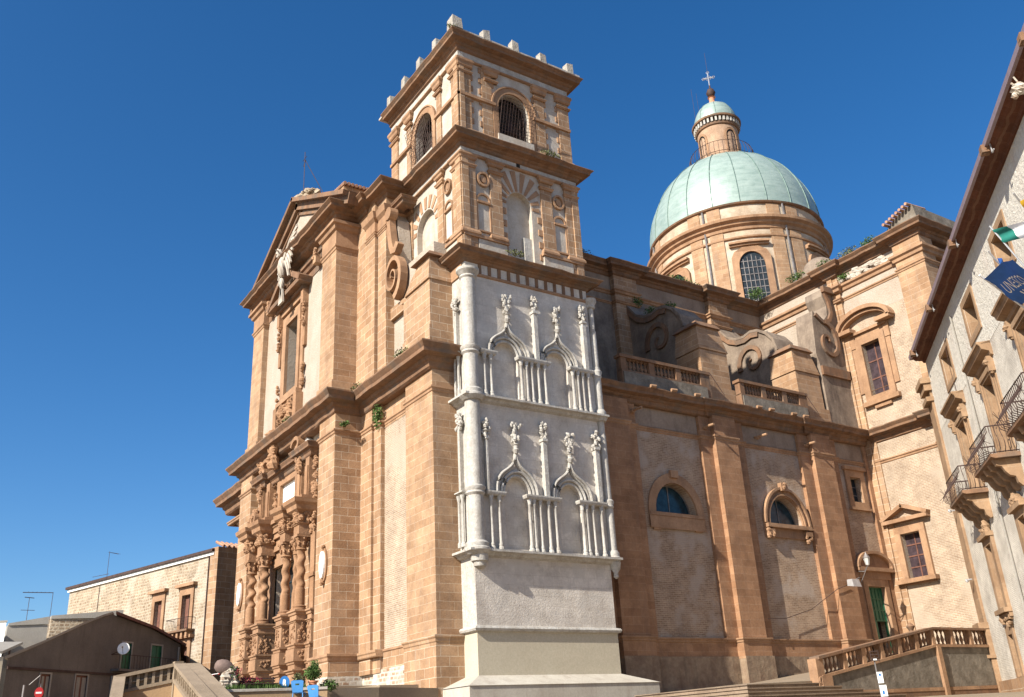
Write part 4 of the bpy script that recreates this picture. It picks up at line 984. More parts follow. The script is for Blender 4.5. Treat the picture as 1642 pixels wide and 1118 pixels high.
def volute_profile(s=1):
    return [(49.0, 19.4), (49.0, 31.4), (48.75, 30.8), (48.45, 30.0), (47.9, 29.2), (47.2, 28.5), (46.4, 28.1), (45.6, 28.0), (44.9, 28.15), (44.2, 28.0), (43.5, 27.5), (42.95, 26.8), (42.7, 25.9), (42.6, 24.8), (42.6, 19.4)]
def buttress(x):
    B_ = one(lambda m: m.prism(lambda u, z, o: (x-.0+o, u, z), volute_profile(), 0, 1.9), 'volute_buttress', 'weathered', CA)
    F = FW(x)
    def sc_(m):
        cy, cz = 45.15, 25.9
        m.band(F, [(cy+(.15+.155*t)*cos(-t+1.2), cz+(.15+.17*t)*sin(-t+1.2)) for t in [k*.3 for k in range(27)]][::1], lambda q: .12+.3*q, .0, .16)
        pr = volute_profile()[1:13]
        m.band(F, [(a-.02, b-.22) for a, b in pr[:9]], .38, 0, .15)
    one(sc_, 'scroll', 'trim_dark', B_)
    one(lambda m: m.prism(lambda u, z, o: (x+o, u, z), [(49.0, 31.55), (48.45, 30.25), (47.2, 28.72), (46.4, 28.3), (45.6, 28.2), (44.9, 28.35), (44.15, 28.2), (43.35, 27.65), (42.75, 26.9), (42.5, 25.9), (42.62, 25.9), (42.95, 26.8), (43.5, 27.5), (44.2, 28.0), (44.9, 28.15), (45.6, 28.0), (46.4, 28.1), (47.2, 28.5), (48.45, 30.0), (49.0, 31.4)], -.15, 2.0), 'scroll_coping', 'weathered', B_)
    # pier in front
    x0 = x-.45
    def pr(m):
        m.box(x0-.15, x0+2.85, 40.9, 43.4, 19.4, 20.9)
        m.box(x0, x0+2.55, 41.05, 43.3, 20.9, 23.6)
        m.hexa([(x0-.08, 40.97, 23.62), (x0+2.63, 40.97, 23.62), (x0+2.63, 43.35, 23.62), (x0-.08, 43.35, 23.62), (x0+.1, 41.15, 25.35), (x0+2.1, 41.15, 25.35), (x0+2.1, 43.2, 25.35), (x0+.1, 43.2, 25.35)])
    p = one(pr, 'buttress_pier', 'ashlar_big', CA)
    one(lambda m: m.hexa([(x0-.15, 40.95, 25.35), (x0+2.3, 40.95, 25.35), (x0+2.3, 43.3, 25.35), (x0-.15, 43.3, 25.35), (x0+.15, 41.2, 25.75), (x0+2.0, 41.2, 25.75), (x0+2.0, 43.1, 25.75), (x0+.15, 43.1, 25.75)]), 'pier_capstone', 'trim_dark', p)
buttress(43.5); buttress(53.0)
def last_volute():   # scroll against the transept, its face to the south
    F = FS(40.95)
    B_ = one(lambda m: m.prism(F, [(58.9, 19.4), (58.9, 31.2), (57.3, 31.2), (57.2, 30.6), (57.5, 29.8), (57.4, 29.0), (56.9, 28.5), (56.3, 28.6), (55.7, 29.0), (55.5, 28.2), (55.35, 26.8), (55.2, 25.4), (55.4, 24.6), (55.4, 19.4)], -1.6, 0), 'wall_scroll', 'weathered', CA)
    def s2(m):
        cu, cz = 56.75, 26.6
        m.band(F, [(cu+(.12+.16*t)*cos(t), cz+(.12+.2*t)*sin(t)) for t in [k*.3 for k in range(27)]], lambda q: .14+.26*q, 0, .2)
        m.band(F, [(57.4, 31.0), (57.75, 30.2), (57.8, 29.2), (57.4, 28.5), (56.6, 28.2), (55.8, 28.7)], .3, 0, .18)
        m.fb(F, 55.4, 58.8, 23.7, 24.4, 0, .2); m.fb(F, 57.2, 58.8, 30.9, 31.4, 0, .3)
    one(s2, 'scroll', 'trim_dark', B_)
last_volute()

def balusters(a, b, n, zb, zt, y, parent, nm='baluster', mat='trim_dark', r=.14):
    def prof(r, z0, z1):
        h = z1-z0; return [(r, z0), (r, z0+h*.08), (r*.5, z0+h*.12), (r*.95, z0+h*.35), (r*.9, z0+h*.42), (r*.4, z0+h*.62), (r*.55, z0+h*.8), (r*.4, z0+h*.86), (r, z0+h*.92), (r, z1)]
    first = None
    for i in range(n):
        t = (i+.5)/n; x = a[0]+(b[0]-a[0])*t; yy = a[1]+(b[1]-a[1])*t; z = (zb(t) if callable(zb) else zb)
        if first is None:
            m = MB(); m.lathe((x, yy), prof(r, z, z+zt), 8); first = m.build(nm, mat, parent, smooth='auto'); f0 = (x, yy, z)
        else: dup(first, (x-f0[0], yy-f0[1], z-f0[2]), parent)
def roof_balustrade(x0, x1, groups):
    B_ = one(lambda m: (m.box(x0, x1, 40.35, 40.85, 19.42, 20.55), m.box(x0-.1, x1+.05, 40.3, 40.9, 21.35, 21.55),
                        [m.box(x, x+.42, 40.38, 40.82, 20.5, 21.36) for x in groups]), 'roof_balustrade', 'trim_dark', CA)
    for i in range(len(groups)-1):
        a, b = groups[i]+.42, groups[i+1]
        if b-a > .6: balusters((a, 40.6), (b, 40.6), 6, 20.56, .79, 40.6, B_)
roof_balustrade(35.4, 42.9, (35.4, 37.7, 39.95, 42.1, 42.5))
roof_balustrade(45.7, 52.4, (45.7, 47.8, 49.9, 51.6, 52.0))
one(lambda m: (m.box(35.5, 42.5, 40.28, 40.34, 19.5, 20.4), m.box(45.8, 52.2, 40.28, 40.34, 19.5, 20.4)), 'parapet_render', 'greywall', CA)
for x in (37.3, 39.0, 41.0, 46.6, 47.8, 50.0, 51.2):
    one(lambda m: m.tube([(x-.2, 39.8, 19.5), (x+.2, 39.75, 19.5)], .11, 7), 'coping_tile', 'trim', CA)
one(lambda m: [m.tube([(x, 40.3, 21.5), (x+.9, 40.1, 20.0)], .03, 4) for x in (42.9, 52.2)], 'iron_stay', 'iron', CA)

def nave():
    wl = one(lambda m: (m.box(31.9, 59.2, 48.6, 49.2, 19.2, 32.6), m.box(22.4, 59, 49.3, 66.2, 2, 32.9)), 'nave_wall', 'weathered', CA)
    for a, b in ((42.35, 44.6), (52.3, 54.4)):
        one(lambda m: m.box(a, b, 48.15, 48.9, 19.4, 32.4), 'nave_pilaster', 'ashlar', CA)
    P = [(31.8, 48.6), (33.6, 48.6), (42.3, 48.6), (42.3, 48.1), (44.65, 48.1), (44.65, 48.6), (52.25, 48.6), (52.25, 48.1), (54.45, 48.1), (54.45, 48.6), (58.75, 48.6)]
    one(lambda m: m.sweep(P, corn(32.25, 33.2, .85), inner=-.6), 'nave_cornice', 'trim_dark', CA)
    one(lambda m: (m.sweep(P, mould(30.7, 31.05, .2)), m.sweep(P, mould(29.9, 30.1, .12))), 'nave_architrave', 'trim', CA)
    one(lambda m: [m.fb(FS(48.6), a, b, 31.1, 32.2, 0, .03) for a, b in ((33, 42.2), (44.7, 52.2), (54.5, 58.7))], 'frieze_panel', 'frieze', CA)
    one(lambda m: m.box(36.6, 36.75, 48.45, 48.6, 19.4, 32.2), 'downpipe', 'iron', CA)
nave()
def transept():
    F = FW(58.8)
    ho = [rect(37.85, 39.4, 22.0, 26.1), rect(38.0, 39.5, 8.7, 11.75)]
    wl = one(lambda m: (m.prism(F, rect(33.0, 41.0, 1.0, 19.0), -.6, 0, [ho[1]])), 'transept_wall', 'brick', CA)
    wu = one(lambda m: (m.prism(F, rect(33.0, 48.9, 19.0, 28.3), -.6, 0, [ho[0]])), 'transept_wall', 'brick', CA)
    wt = one(lambda m: (m.prism(F, rect(33.0, 48.9, 28.28, 32.6), -.6, .006)), 'transept_upper_wall', 'plaster', CA)
    one(lambda m: m.box(59.45, 76.8, 33.4, 82, 1, 32.8), 'transept_body', 'brick', CA)
    def cp(m):
        m.box(58.45, 60, 32.8, 35.05, 19.4, 32.5); m.box(58.45, 60, 32.8, 35.0, 1, 18.9)
    one(cp, 'transept_corner_pilaster', 'ashlar_big', CA)
    def cl(m):
        m.box(58.5, 59, 40.75, 41.2, 19.4, 32.4); m.box(58.62, 59, 40.3, 40.74, 19.4, 32.3); m.box(58.6, 59, 40.35, 41.2, 2.2, 18.8); m.box(58.7, 59, 39.9, 40.34, 2.2, 18.8)
    one(cl, 'corner_cluster_pilaster', 'ashlar', CA)
    Pl = [(58.8, 41.4), (58.8, 35.0), (58.45, 35.0), (58.45, 32.8), (77, 32.8)]
    one(lambda m: m.sweep(Pl, corn(18.5, 19.45, .88), inner=-.6), 'transept_middle_cornice', 'trim_dark', CA)
    one(lambda m: m.sweep(Pl, mould(16.95, 17.25, .14)), 'transept_architrave', 'trim', CA)
    Pu = [(58.8, 48.9), (58.8, 41.35), (58.45, 41.35), (58.45, 40.25), (58.8, 40.25), (58.8, 35.05), (58.45, 35.05), (58.45, 32.8), (77, 32.8), (77, 48)]
    one(lambda m: m.sweep(Pu, corn(32.3, 33.25, .9), inner=-.6), 'transept_cornice', 'trim_dark', CA)
    one(lambda m: (m.sweep(Pu, mould(30.9, 31.5, .32)), m.sweep(Pu, mould(30.1, 30.4, .14))), 'transept_upper_architrave', 'trim', CA)
    one(lambda m: [m.blob((58.6, random.uniform(36, 40), random.uniform(31.6, 32.2)), .2, (.5, 1.6, .8), 6, 4, .4) for _ in range(22)], 'crumbled_frieze', 'limestone', CA)
    # cap block at the outer corner with tiles
    one(lambda m: (m.prism(lambda u, z, o: (o, u, z), [(32.6, 33.2), (36.2, 33.2), (34.2, 34.6), (32.8, 34.9)], 58.6, 76.5), m.box(58.2, 77, 32.3, 35.4, 33.2, 33.6)), 'transept_parapet', 'greywall', CA)
    def te(m):
        for i in range(8): y = 33.0+i*.3; z = 34.9-.0-i*.1; m.tube([(58.1, y, z), (60.5, y, z+.2)], .12, 6)
    one(te, 'parapet_tile_edge', 'tile', CA)
    one(lambda m: (m.box(58.5, 77, 36, 48, 33.1, 33.6), m.box(59.8, 76, 36.3, 81, 33.5, 34.0)), 'transept_roof', 'greywall', CA)
    one(lambda m: m.lathe((62.2, 44.2), [(1.6, 33), (1.6, 34.9), (1.5, 35.5), (1.2, 36.1), (.7, 36.5), (.05, 36.65)], 16), 'small_roof_turret', 'weathered', CA, smooth='auto')
    # upper window
    g = win_grid(F, ho[0], -.35, 37.85, 39.4, 22.0, 26.1, 2, 3, CA, 'glassdim', 'brownshutter', .05, 'transept_window')
    def fr(m):
        m.prism(F, rect(37.35, 39.9, 21.6, 26.6), .002, .2, [ho[0]]); m.prism(F, rect(36.95, 40.3, 22.4, 27.0), 0, .1, [rect(37.34, 39.91, 22.39, 26.61)])
        m.fb(F, 37.1, 40.15, 21.3, 21.62, 0, .35); m.fb(F, 37.9, 39.3, 21.0, 21.28, 0, .2)
        for u in (37.1, 40.15): m.fb(F, u-.22, u+.22, 26.0, 27.3, 0, .16)
        c = 38.63
        for s in (-1, 1): m.fb(F, min(c+s*1.1, c+s*2.35), max(c+s*1.1, c+s*2.35), 27.2, 27.5, 0, .75)
        m.band(F, [(c+2.3*cos(t), 27.4+1.35*sin(t)) for t in [pi*i/16 for i in range(17)]], .3, 0, .75)
        m.band(F, [(c+2.1*cos(t), 27.35+1.1*sin(t)) for t in [pi*i/16 for i in range(17)]], .2, 0, .5)
        m.fb(F, 37.0, 40.25, 27.0, 27.2, 0, .3)
    one(fr, 'arched_pediment_surround', 'trim', g)
    g = win_grid(F, ho[1], -.35, 38.0, 39.5, 8.7, 11.75, 2, 4, CA, 'glassdim', 'brownshutter', .045, 'transept_window')
    def fr(m):
        m.prism(F, rect(37.55, 39.95, 8.3, 12.25), .002, .2, [ho[1]])
        m.fb(F, 37.3, 40.35, 8.4, 8.68, .0, .5); m.fb(F, 37.0, 40.6, 12.55, 12.8, 0, .5)
        for s in (-1, 1): m.band(F, [(38.8+s*1.85, 12.85), (38.8-s*.05, 13.65)], .24, 0, .5)
    one(fr, 'pediment_surround', 'trim', g)
transept()

def dome():
    c = (68.0, 57.75); ph0 = atan2(-57.75, -68.0)
    def FC(r): return lambda u, z, o: (c[0]+(r+o)*cos(ph0+u), c[1]+(r+o)*sin(ph0+u), z)
    R = 8.6
    D = one(lambda m: m.lathe(c, [(R, 30), (R, 46.3), (1, 46.3)], 96), 'dome_drum', 'cream_brick', CA, smooth='auto')
    def patch(m, r, a0, a1, z0, z1, o):
        n = max(1, int((a1-a0)/radians(3.5)))
        F = FC(r)
        for i in range(n):
            p, q = a0+(a1-a0)*i/n, a0+(a1-a0)*(i+1)/n; m.fb(F, p, q, z0, z1, -.2, o)
    st = 2*pi/7
    def ringm(nm, prof, mat): return one(lambda m: m.lathe(c, [(R-.3, prof[0][1])]+[(R+o, z) for o, z in prof]+[(R-.3, prof[-1][1])], 96), nm, mat, D, smooth='auto')
    ringm('drum_cornice', [(0, 43.2), (.15, 43.3), (.2, 43.6), (.45, 43.75), (.5, 43.95), (.8, 44.1), (.85, 44.35), (.1, 44.5)], 'trim')
    ringm('drum_string', [(.02, 42.35), (.18, 42.4), (.2, 42.55), (.02, 42.6)], 'trim')
    ringm('dome_eave', [(.05, 45.95), (.25, 46.05), (.32, 46.2), (.1, 46.3)], 'trim_dark')
    for k in range(7):
        a = radians(8.2)+k*st; b = a+st/2
        def pl(m):
            for s in (-1, 1):
                patch(m, R, b+s*radians(6.8)-radians(4.2), b+s*radians(6.8)+radians(4.2), 33, 43.2, .12)
                patch(m, R, b+s*radians(6.8)-radians(4.2), b+s*radians(6.8)+radians(4.2), 44.4, 45.95, .1)
        p = one(pl, 'drum_pilaster', 'ashlar_big', D)
        one(lambda m: m.tube([FC(R)(b, 33, .14), FC(R)(b, 46, .14)], .1, 6), 'downpipe', 'ironlight', p)
        F = FC(R); w = radians(7.8); s_ = w
        L = archloop(a-w, a+w, 34.0, 39.4, 1.4, 14)
        g = one(lambda m: m.prism(F, L, -.2, .13), 'drum_window', 'glass', D)
        def wb(m):
            for i in (-2, -1, 0, 1, 2): m.fb(F, a+i*w/3-.003, a+i*w/3+.003, 34, 40.5-abs(i)*.2, .1, .16)
            for i in range(9): m.fb(F, a-w*.97, a+w*.97, 34.4+i*.68, 34.46+i*.68, .1, .17)
        one(wb, 'glazing_bar', 'ironlight', g)
        def fr(m):
            O = [(a-w*1.5, 34.0), (a+w*1.5, 34.0), (a+w*1.5, 40.3), (a+w*1.25, 40.9), (a+w*.6, 41.3), (a-w*.6, 41.3), (a-w*1.25, 40.9), (a-w*1.5, 40.3)]
            m.prism(F, O, -.1, .3, [L])
            if k % 2 == 0 or True:
                n = 6
                for i in range(n):
                    q0, q1 = a-w*1.55+3.1*w*i/n, a-w*1.55+3.1*w*(i+1)/n
                    m.fb(F, q0, q1, 41.5, 41.7, -.1, .3); m.fb(F, q0, q1, 41.7, 41.9, -.1, .5)
        one(fr, 'drum_window_surround', 'trim', g)
    # copper shell
    def pz(r): return 46.25+9.9*sqrt(max(0, 1-(r/8.75)**2))
    rs = [8.75*sin(pi/2*t/24) for t in range(24, 7, -1)]
    dm = one(lambda m: m.lathe(c, [(8.8, 46.15)]+[(r, pz(r)) for r in rs], 84), 'copper_dome', 'copper', CA, smooth='auto')
    for k in range(21):
        a = ph0+radians(7)+k*2*pi/21
        one(lambda m: m.tube([(c[0]+(r+.02)*cos(a), c[1]+(r+.02)*sin(a), pz(r)+.02) for r in rs], .05, 5), 'dome_rib', 'copper_dark', dm)
    # lantern
    def lt(m):
        m.lathe(c, [(3.0, 54.9), (3.3, 55.3), (3.35, 55.6), (2.3, 55.65), (2.2, 55.7), (2.2, 60.1), (1, 60.2)], 40)
    L = one(lt, 'lantern', 'lantern_brick', CA, smooth='auto')
    one(lambda m: m.lathe(c, [(3.1, 54.7), (3.45, 54.95), (3.4, 55.3), (3.0, 55.4)], 40), 'lantern_curb', 'greywall', L, smooth='auto')
    for k in range(4):
        a = radians(42+90*k-3); F = FC(2.2); w = radians(15)
        one(lambda m: m.prism(F, archloop(a-w, a+w, 56.0, 58.5, .75, 10), -.2, .03), 'lantern_opening', 'dark', L)
        one(lambda m: m.prism(F, archloop(a-w*1.35, a+w*1.35, 55.9, 58.5, 1.0, 10), -.2, .1, [archloop(a-w, a+w, 56.0, 58.5, .75, 10)]), 'lantern_arch', 'trim', L)
        one(lambda m: (m.fb(F, a-.01, a+.01, 56, 59, .03, .06), [m.fb(F, a-w, a+w, 56.4+.5*q, 56.44+.5*q, .03, .06) for q in range(5)]), 'lantern_grille', 'iron', L)
    one(lambda m: (m.lathe(c, [(2.2, 59.9), (2.35, 60.0), (2.4, 60.25), (2.3, 60.3)], 40), m.lathe(c, [(2.3, 60.8), (2.65, 60.85), (2.68, 61.05), (2.2, 61.15)], 40)), 'lantern_cornice', 'trim_dark', L, smooth='auto')
    one(lambda m: m.lathe(c, [(2.28, 60.2), (2.28, 60.85)], 30), 'lantern_frieze', 'dark', L)
    def dn(m):
        for k in range(36):
            a = 2*pi*k/36; F = FC(2.28); m.fb(F, a, a+.085, 60.28, 60.82, 0, .24)
    one(dn, 'dentil', 'gothic', L)
    cz = lambda r: 61.1+2.95*sqrt(max(0, 1-(r/2.35)**2))
    cu = one(lambda m: m.lathe(c, [(2.4, 61.05)]+[(r, cz(r)) for r in [2.35*sin(pi/2*t/12) for t in range(12, 0, -1)]]+[(.02, 64.06)], 40), 'lantern_cupola', 'copper', L, smooth='auto')
    one(lambda m: [m.tube([(c[0]+(r+.01)*cos(a), c[1]+(r+.01)*sin(a), cz(r)+.01) for r in [2.35*sin(pi/2*t/10) for t in range(10, 0, -1)]], .035, 4) for a in [k*pi/4 for k in range(8)]], 'cupola_seam', 'copper_dark', L)
    f = one(lambda m: m.lathe(c, [(.42, 63.9), (.38, 64.3), (.28, 64.6), (.32, 64.9), (.45, 65.0), (.2, 65.1)], 12), 'finial', 'terracotta', CA, smooth='auto')
    one(lambda m: m.lathe(c, [(.05, 65.0), (.35, 65.2), (.52, 65.65), (.35, 66.1), (.1, 66.3), (.08, 66.7)], 16), 'finial_ball', 'iron', f, smooth=True)
    def cr(m):
        F = FW(c[0]); m.tube([(c[0], c[1], 66.5), (c[0], c[1], 68.5)], .07, 6)
        d = Vector((cos(ph0+pi/2), sin(ph0+pi/2), 0))
        P_ = lambda t, z: tuple(Vector((c[0], c[1], z))+d*t)
        m.tube([P_(-.55, 67.75), P_(.55, 67.75)], .07, 6)
        for t, z in ((-.55, 67.75), (.55, 67.75), (0, 68.5)):
            m.tube([P_(t+.16*cos(q), z+.16*sin(q)) for q in [k*.7 for k in range(10)]], .035, 4)
        m.tube([P_(.3*cos(q), 67.75+.3*sin(q)) for q in [k*.45 for k in range(15)]], .025, 4)
    one(cr, 'cross', 'steel', f)
    one(lambda m: (m.tube([(c[0], c[1], 68.5), (c[0], c[1], 71.3)], .02, 4), m.tube([(66.5, 59.2, 61.5), (66.5, 59.2, 66.6)], .02, 4), m.tube([(66.9, 58.9, 61.5), (66.9, 58.9, 66.0)], .015, 4)), 'lightning_rod', 'iron', f)
    def rl(m):
        n = 46
        for k in range(n):
            a = 2*pi*k/n
            m.tube([(c[0]+q*cos(a), c[1]+q*sin(a), z) for q, z in ((3.3, 55.5), (3.55, 56.1), (3.45, 56.7), (3.3, 57.15))], .03, 4)
        for z, q in ((57.15, 3.3), (55.8, 3.42)): m.tube([(c[0]+q*cos(2*pi*k/40), c[1]+q*sin(2*pi*k/40), z) for k in range(41)], .035, 4)
    one(rl, 'lantern_railing', 'iron', L)
M['cream_brick'] = masonry('drum cream brick', (.72, .58, .42), (.64, .49, .34), (.70, .60, .47), .3, .09, .012, st=.25, bs=.3, patch=(.74, .64, .5), pscale=.5)
M['lantern_brick'] = masonry('lantern brick', (.62, .40, .26), (.52, .33, .21), (.62, .48, .36), .3, .09, .012, st=.35, bs=.3)
M['copper_dark'] = plain('dark copper seam', (.11, .17, .15), .6, .2, .3)
dome()
# weather vane mast on the gable
def vane():
    m = MB(); m.tube([(20.9, 57.3, 37.2), (20.9, 57.3, 41.8)], .025, 4); m.tube([(20.9, 56.9, 41.2), (20.9, 57.7, 41.2)], .02, 4)
    m.tube([(20.9, 57.5, 40.6), (20.9, 57.1, 41.0)], .03, 4)
    a = m.build('gable_mast', 'iron', CA)
    one(lambda m: m.tube([(20.9, 57.2, 41.0), (22.2, 54.2, 35.0)], .025, 4), 'mast_cable', 'iron', a)
vane()

# ================================================================== PALACE ON THE RIGHT
M['palacetrim'] = masonry('tan window stone', (.50, .335, .205), (.42, .27, .16), (.50, .38, .26), 1.2, .9, .008, st=.5, stain=(.22, .16, .11), bs=.2)
PA = (47.22, 28.2); AZ = 42.0
def palace():
    a = radians(AZ); ux, uy = cos(a), sin(a); nx, ny = -uy, ux     # outward (towards the square)
    F = lambda u, z, o: (PA[0]-ux*u+nx*o, PA[1]-uy*u+ny*o, z)
    R_ = empty('town_palace', (PA[0]-ux*10, PA[1]-uy*10, .5), 'pale stone town palace with iron balconies and deep dark eaves at the right edge', 'palace')
    bays = [6.2+6.42*k for k in range(5)]
    att = [rect(b-1.0+.05, b+.95, 15.35, 16.85) for b in bays]
    pn = [rect(b-.85, b+.85, 9.45, 13.1) for b in bays]
    lw = [rect(b-.55-.6*(1 if i == 0 else 0)+.3*(i == 0), b+.45-.3*(i == 0), 4.3, 7.2) for i, b in enumerate(bays)]
    lo = [rect(b-.95, b-.15, 1.4, 3.2) for b in bays]
    wl = one(lambda m: m.prism(F, rect(0.2, 36, -1.5, 14.2), -.9, 0, [rect(p[0][0], p[1][0], 9.45, 13.1) for p in pn]+lw+lo), 'palace_wall', 'palace', R_)
    wu = one(lambda m: m.prism(F, [(.2, 14.2), (36, 14.2), (36, 18.4), (1.3, 18.4), (1.3, 17.0), (.2, 17.0)], -.9, .01, att), 'palace_attic_wall', 'palace_up', R_)
    one(lambda m: (m.fb(F, .3, 35.9, -1.5, 16.8, -9, -.92), m.fb(F, 2.6, 35.9, 16.8, 18.4, -9, -.92)), 'palace_body', 'dark', R_)
    one(lambda m: (m.fb(F, 0, .21, -1.5, 16.9, -9, -.3), m.fb(F, 1.3, 1.5, 16.9, 18.2, -9, -.3)), 'palace_end_wall', 'palace', R_)
    def qn(m):
        m.fb(F, -.05, 1.15, 3.9, 17.0, -.6, .14); m.fb(F, -.15, 1.3, -1.5, 3.9, -.6, .24)
    q = one(qn, 'corner_pilaster', 'palacetrim', R_)
    one(lambda m: (m.fb(F, -.2, 1.35, 3.85, 4.15, -.5, .48), m.fb(F, -.2, 1.4, 2.45, 2.6, -.5, .46), m.fb(F, -.15, 1.25, 15.9, 16.15, -.5, .4), m.fb(F, -.3, 1.4, 16.9, 17.2, -.5, .55), m.fb(F, -.2, 1.3, 16.5, 16.9, -.5, .4)), 'pilaster_mouldings', 'palacetrim', q)
    one(lambda m: m.fb(F, 1.2, 36, -1.5, 1.35, 0, .16), 'palace_base_course', 'ashlar', R_)
    def ev(m):
        m.prism(lambda o, z, u: F(u, z, o), [(-.3, 18.12), (.1, 18.12), (.15, 18.24), (.5, 18.3), (.56, 18.38), (.66, 18.4), (.66, 18.57), (-.3, 18.6)], 1.2, 36)
    e = one(ev, 'eaves', 'eave_wood', R_)
    one(lambda m: (m.prism(lambda o, z, u: F(u, z, o), [(.62, 18.4), (.78, 18.4), (.8, 18.6), (.62, 18.6)], 1.15, 36)), 'gutter', 'gutterpaint', e)
    one(lambda m: m.prism(lambda o, z, u: F(u, z, o), [(.75, 18.61), (-5, 20.5), (-9, 18.4)], 1.2, 36), 'palace_roof', 'tile', R_)
    for u in (2.4, 8.6, 15.4, 22.6, 28.6):
        b = one(lambda m: (m.fb(F, u-.16, u+.16, 18.2, 18.5, .6, .9), m.blob(F(u, 18.3, .75), .18)), 'gutter_block', 'trim_dark', R_)
        one(lambda m: (m.fb(F, u+.3, u+.34, 18.0, 18.4, .62, .66), m.fb(F, u+.3, u+.55, 18.0, 18.04, .62, .66)), 'gutter_hook', 'steel', b)
    for i, b in enumerate(bays):
        A = att[i]; g = one(lambda m: m.fb(F, A[0][0], A[1][0], 15.35, 16.85, -.75, -.7), 'attic_window', 'dark', R_)
        one(lambda m: m.prism(F, rect(b-1.25, b+1.2, 15.05, 17.15), .012, .06, [A]), 'attic_window_frame', 'palacetrim', g)
        one(lambda m: m.prism(F, rect(b-.95, b+.95, 15.35, 16.85), -.7, .0, [rect(b-.93, b+.93, 15.37, 16.83)]), 'attic_reveal', 'palacetrim', g)
        # tall window with pediment
        g = one(lambda m: (m.fb(F, b-.85, b+.85, 9.45, 13.1, -.62, -.55)), 'balcony_window', 'brownshutter', R_)
        one(lambda m: m.prism(F, rect(b-.85, b+.85, 9.4, 13.1), -.55, .0, [rect(b-.82, b+.82, 9.41, 13.07)]), 'window_reveal', 'palacetrim', g)
        def fr(m):
            m.prism(F, rect(b-1.2, b+1.2, 9.4, 13.5), .01, .1, [rect(b-.85, b+.85, 9.42, 13.1)])
            m.prism(F, rect(b-1.08, b+1.08, 9.4, 13.35), .0, .16, [rect(b-.95, b+.95, 9.42, 13.2)])
            m.prism(lambda o, z, u: F(u, z, o), [(0, 13.6), (.1, 13.65), (.14, 13.8), (.4, 13.9), (.45, 14.05), (.52, 14.1), (0, 14.25)], b-1.7, b+1.7)
            m.prism(F, [(b-1.9, 14.28), (b+1.9, 14.28), (b, 14.95)] if False else [(b-1.7, 14.12), (b+1.7, 14.12), (b+1.7, 14.22), (b-1.7, 14.22)], 0, .55)
            for s in (-1, 1):
                u = b+s*1.33; m.fb(F, u-.12, u+.12, 13.0, 13.65, 0, .26); m.blob(F(u, 13.4, .26), .16); m.blob(F(u, 13.0, .14), .12)
            for s in (-1, 1): m.fb(F, b+s*1.3-.08, b+s*1.3+.08, 9.5, 12.9, 0, .06)
        one(fr, 'window_hood', 'palacetrim', g)
        # balcony
        B_ = one(lambda m: m.prism(lambda o, z, u: F(u, z, o), [(0, 9.28), (.95, 9.28), (1.1, 9.34), (1.1, 9.46), (0, 9.46)], b-1.75, b+1.75), 'balcony', 'trim_dark', R_)
        for k in range(4):
            u = b-1.3+k*.87
            def br(m):
                pr = [(0, 8.2), (.12, 8.15), (.25, 8.3), (.3, 8.55), (.5, 8.62), (.62, 8.78), (.72, 9.0), (.9, 9.05), (1.0, 9.29), (0, 9.29)]
                m.prism(lambda o, z, q: F(q, z, o), pr, u-.13, u+.13)
            one(br, 'balcony_bracket', 'palacetrim', B_)
        def rl(m):
            bel = [(1.02, 9.5), (1.25, 9.62), (1.32, 9.85), (1.15, 10.15), (1.02, 10.35), (1.03, 10.6)]
            n = 15
            for k in range(n+1):
                u = b-1.7+3.4*k/n; m.tube([F(u, z, o) for o, z in bel], .018, 4)
            for s in (-1, 1):
                for k in range(5):
                    o = .12+k*.2; m.tube([F(b+s*(1.68+(q-1.02)), z, o) for q, z in bel], .018, 4)
            m.tube([F(b-1.7, 10.6, 0), F(b-1.7, 10.6, 1.03), F(b+1.7, 10.6, 1.03), F(b+1.7, 10.6, 0)], .03, 4)
            m.tube([F(b-1.7, 9.52, 0), F(b-1.7, 9.52, 1.03), F(b+1.7, 9.52, 1.03), F(b+1.7, 9.52, 0)], .025, 4)
            for u in (b-1.75, b+1.75):
                for k in range(10):
                    t = k*2*pi/10; m.tube([F(u, 10.0, 1.2), F(u+.3*cos(t), 10.0+.33*sin(t), 1.25+.2*sin(t*2))], .012, 4)
        one(rl, 'balcony_railing', 'iron', B_)
        # mezzanine window
        w = lw[i]; u0, u1 = w[0][0], w[1][0]
        g = one(lambda m: m.prism(F, w, -.5, -.45), 'mezzanine_window', 'glassdim', R_)
        def fr(m):
            m.prism(F, rect(u0-.45, u1+.45, 3.9, 7.5), .002, .16, [w]); m.prism(F, rect(u0, u1, 4.3, 7.2), -.45, 0, [rect(u0+.02, u1-.02, 4.32, 7.18)])
            m.fb(F, u0-.5, u1+.5, 7.5, 7.7, 0, .35); m.relief(F, u0-.45, u1+.45, 7.65, 8.0, .2, 9, .17)
            m.fb(F, u0-.5, u1+.5, 4.1, 4.3, 0, .35); m.fb(F, u0-.35, u1+.35, 3.8, 4.08, 0, .2); m.relief(F, u0-.2, u1+.2, 3.6, 3.9, .15, 6, .13)
        one(fr, 'mezzanine_surround', 'palacetrim', g)
        one(lambda m: ([m.fb(F, u0+.15*k+.05, u0+.15*k+.08, 4.3, 5.7, -.12, -.08) for k in range(int((u1-u0)/.15))], m.fb(F, u0, u1, 5.65, 5.7, -.13, -.07)), 'window_bar', 'iron', g)
        w2 = lo[i]; u0, u1 = w2[0][0], w2[1][0]
        g = one(lambda m: m.prism(F, w2, -.6, -.55), 'ground_window', 'dark', R_)
        one(lambda m: (m.prism(F, rect(u0-.3, u1+.3, 1.36, 3.6), .002, .1, [w2]), m.prism(F, w2, -.5, 0, [rect(u0+.02, u1-.02, 1.42, 3.18)])), 'ground_window_frame', 'palacetrim', g)
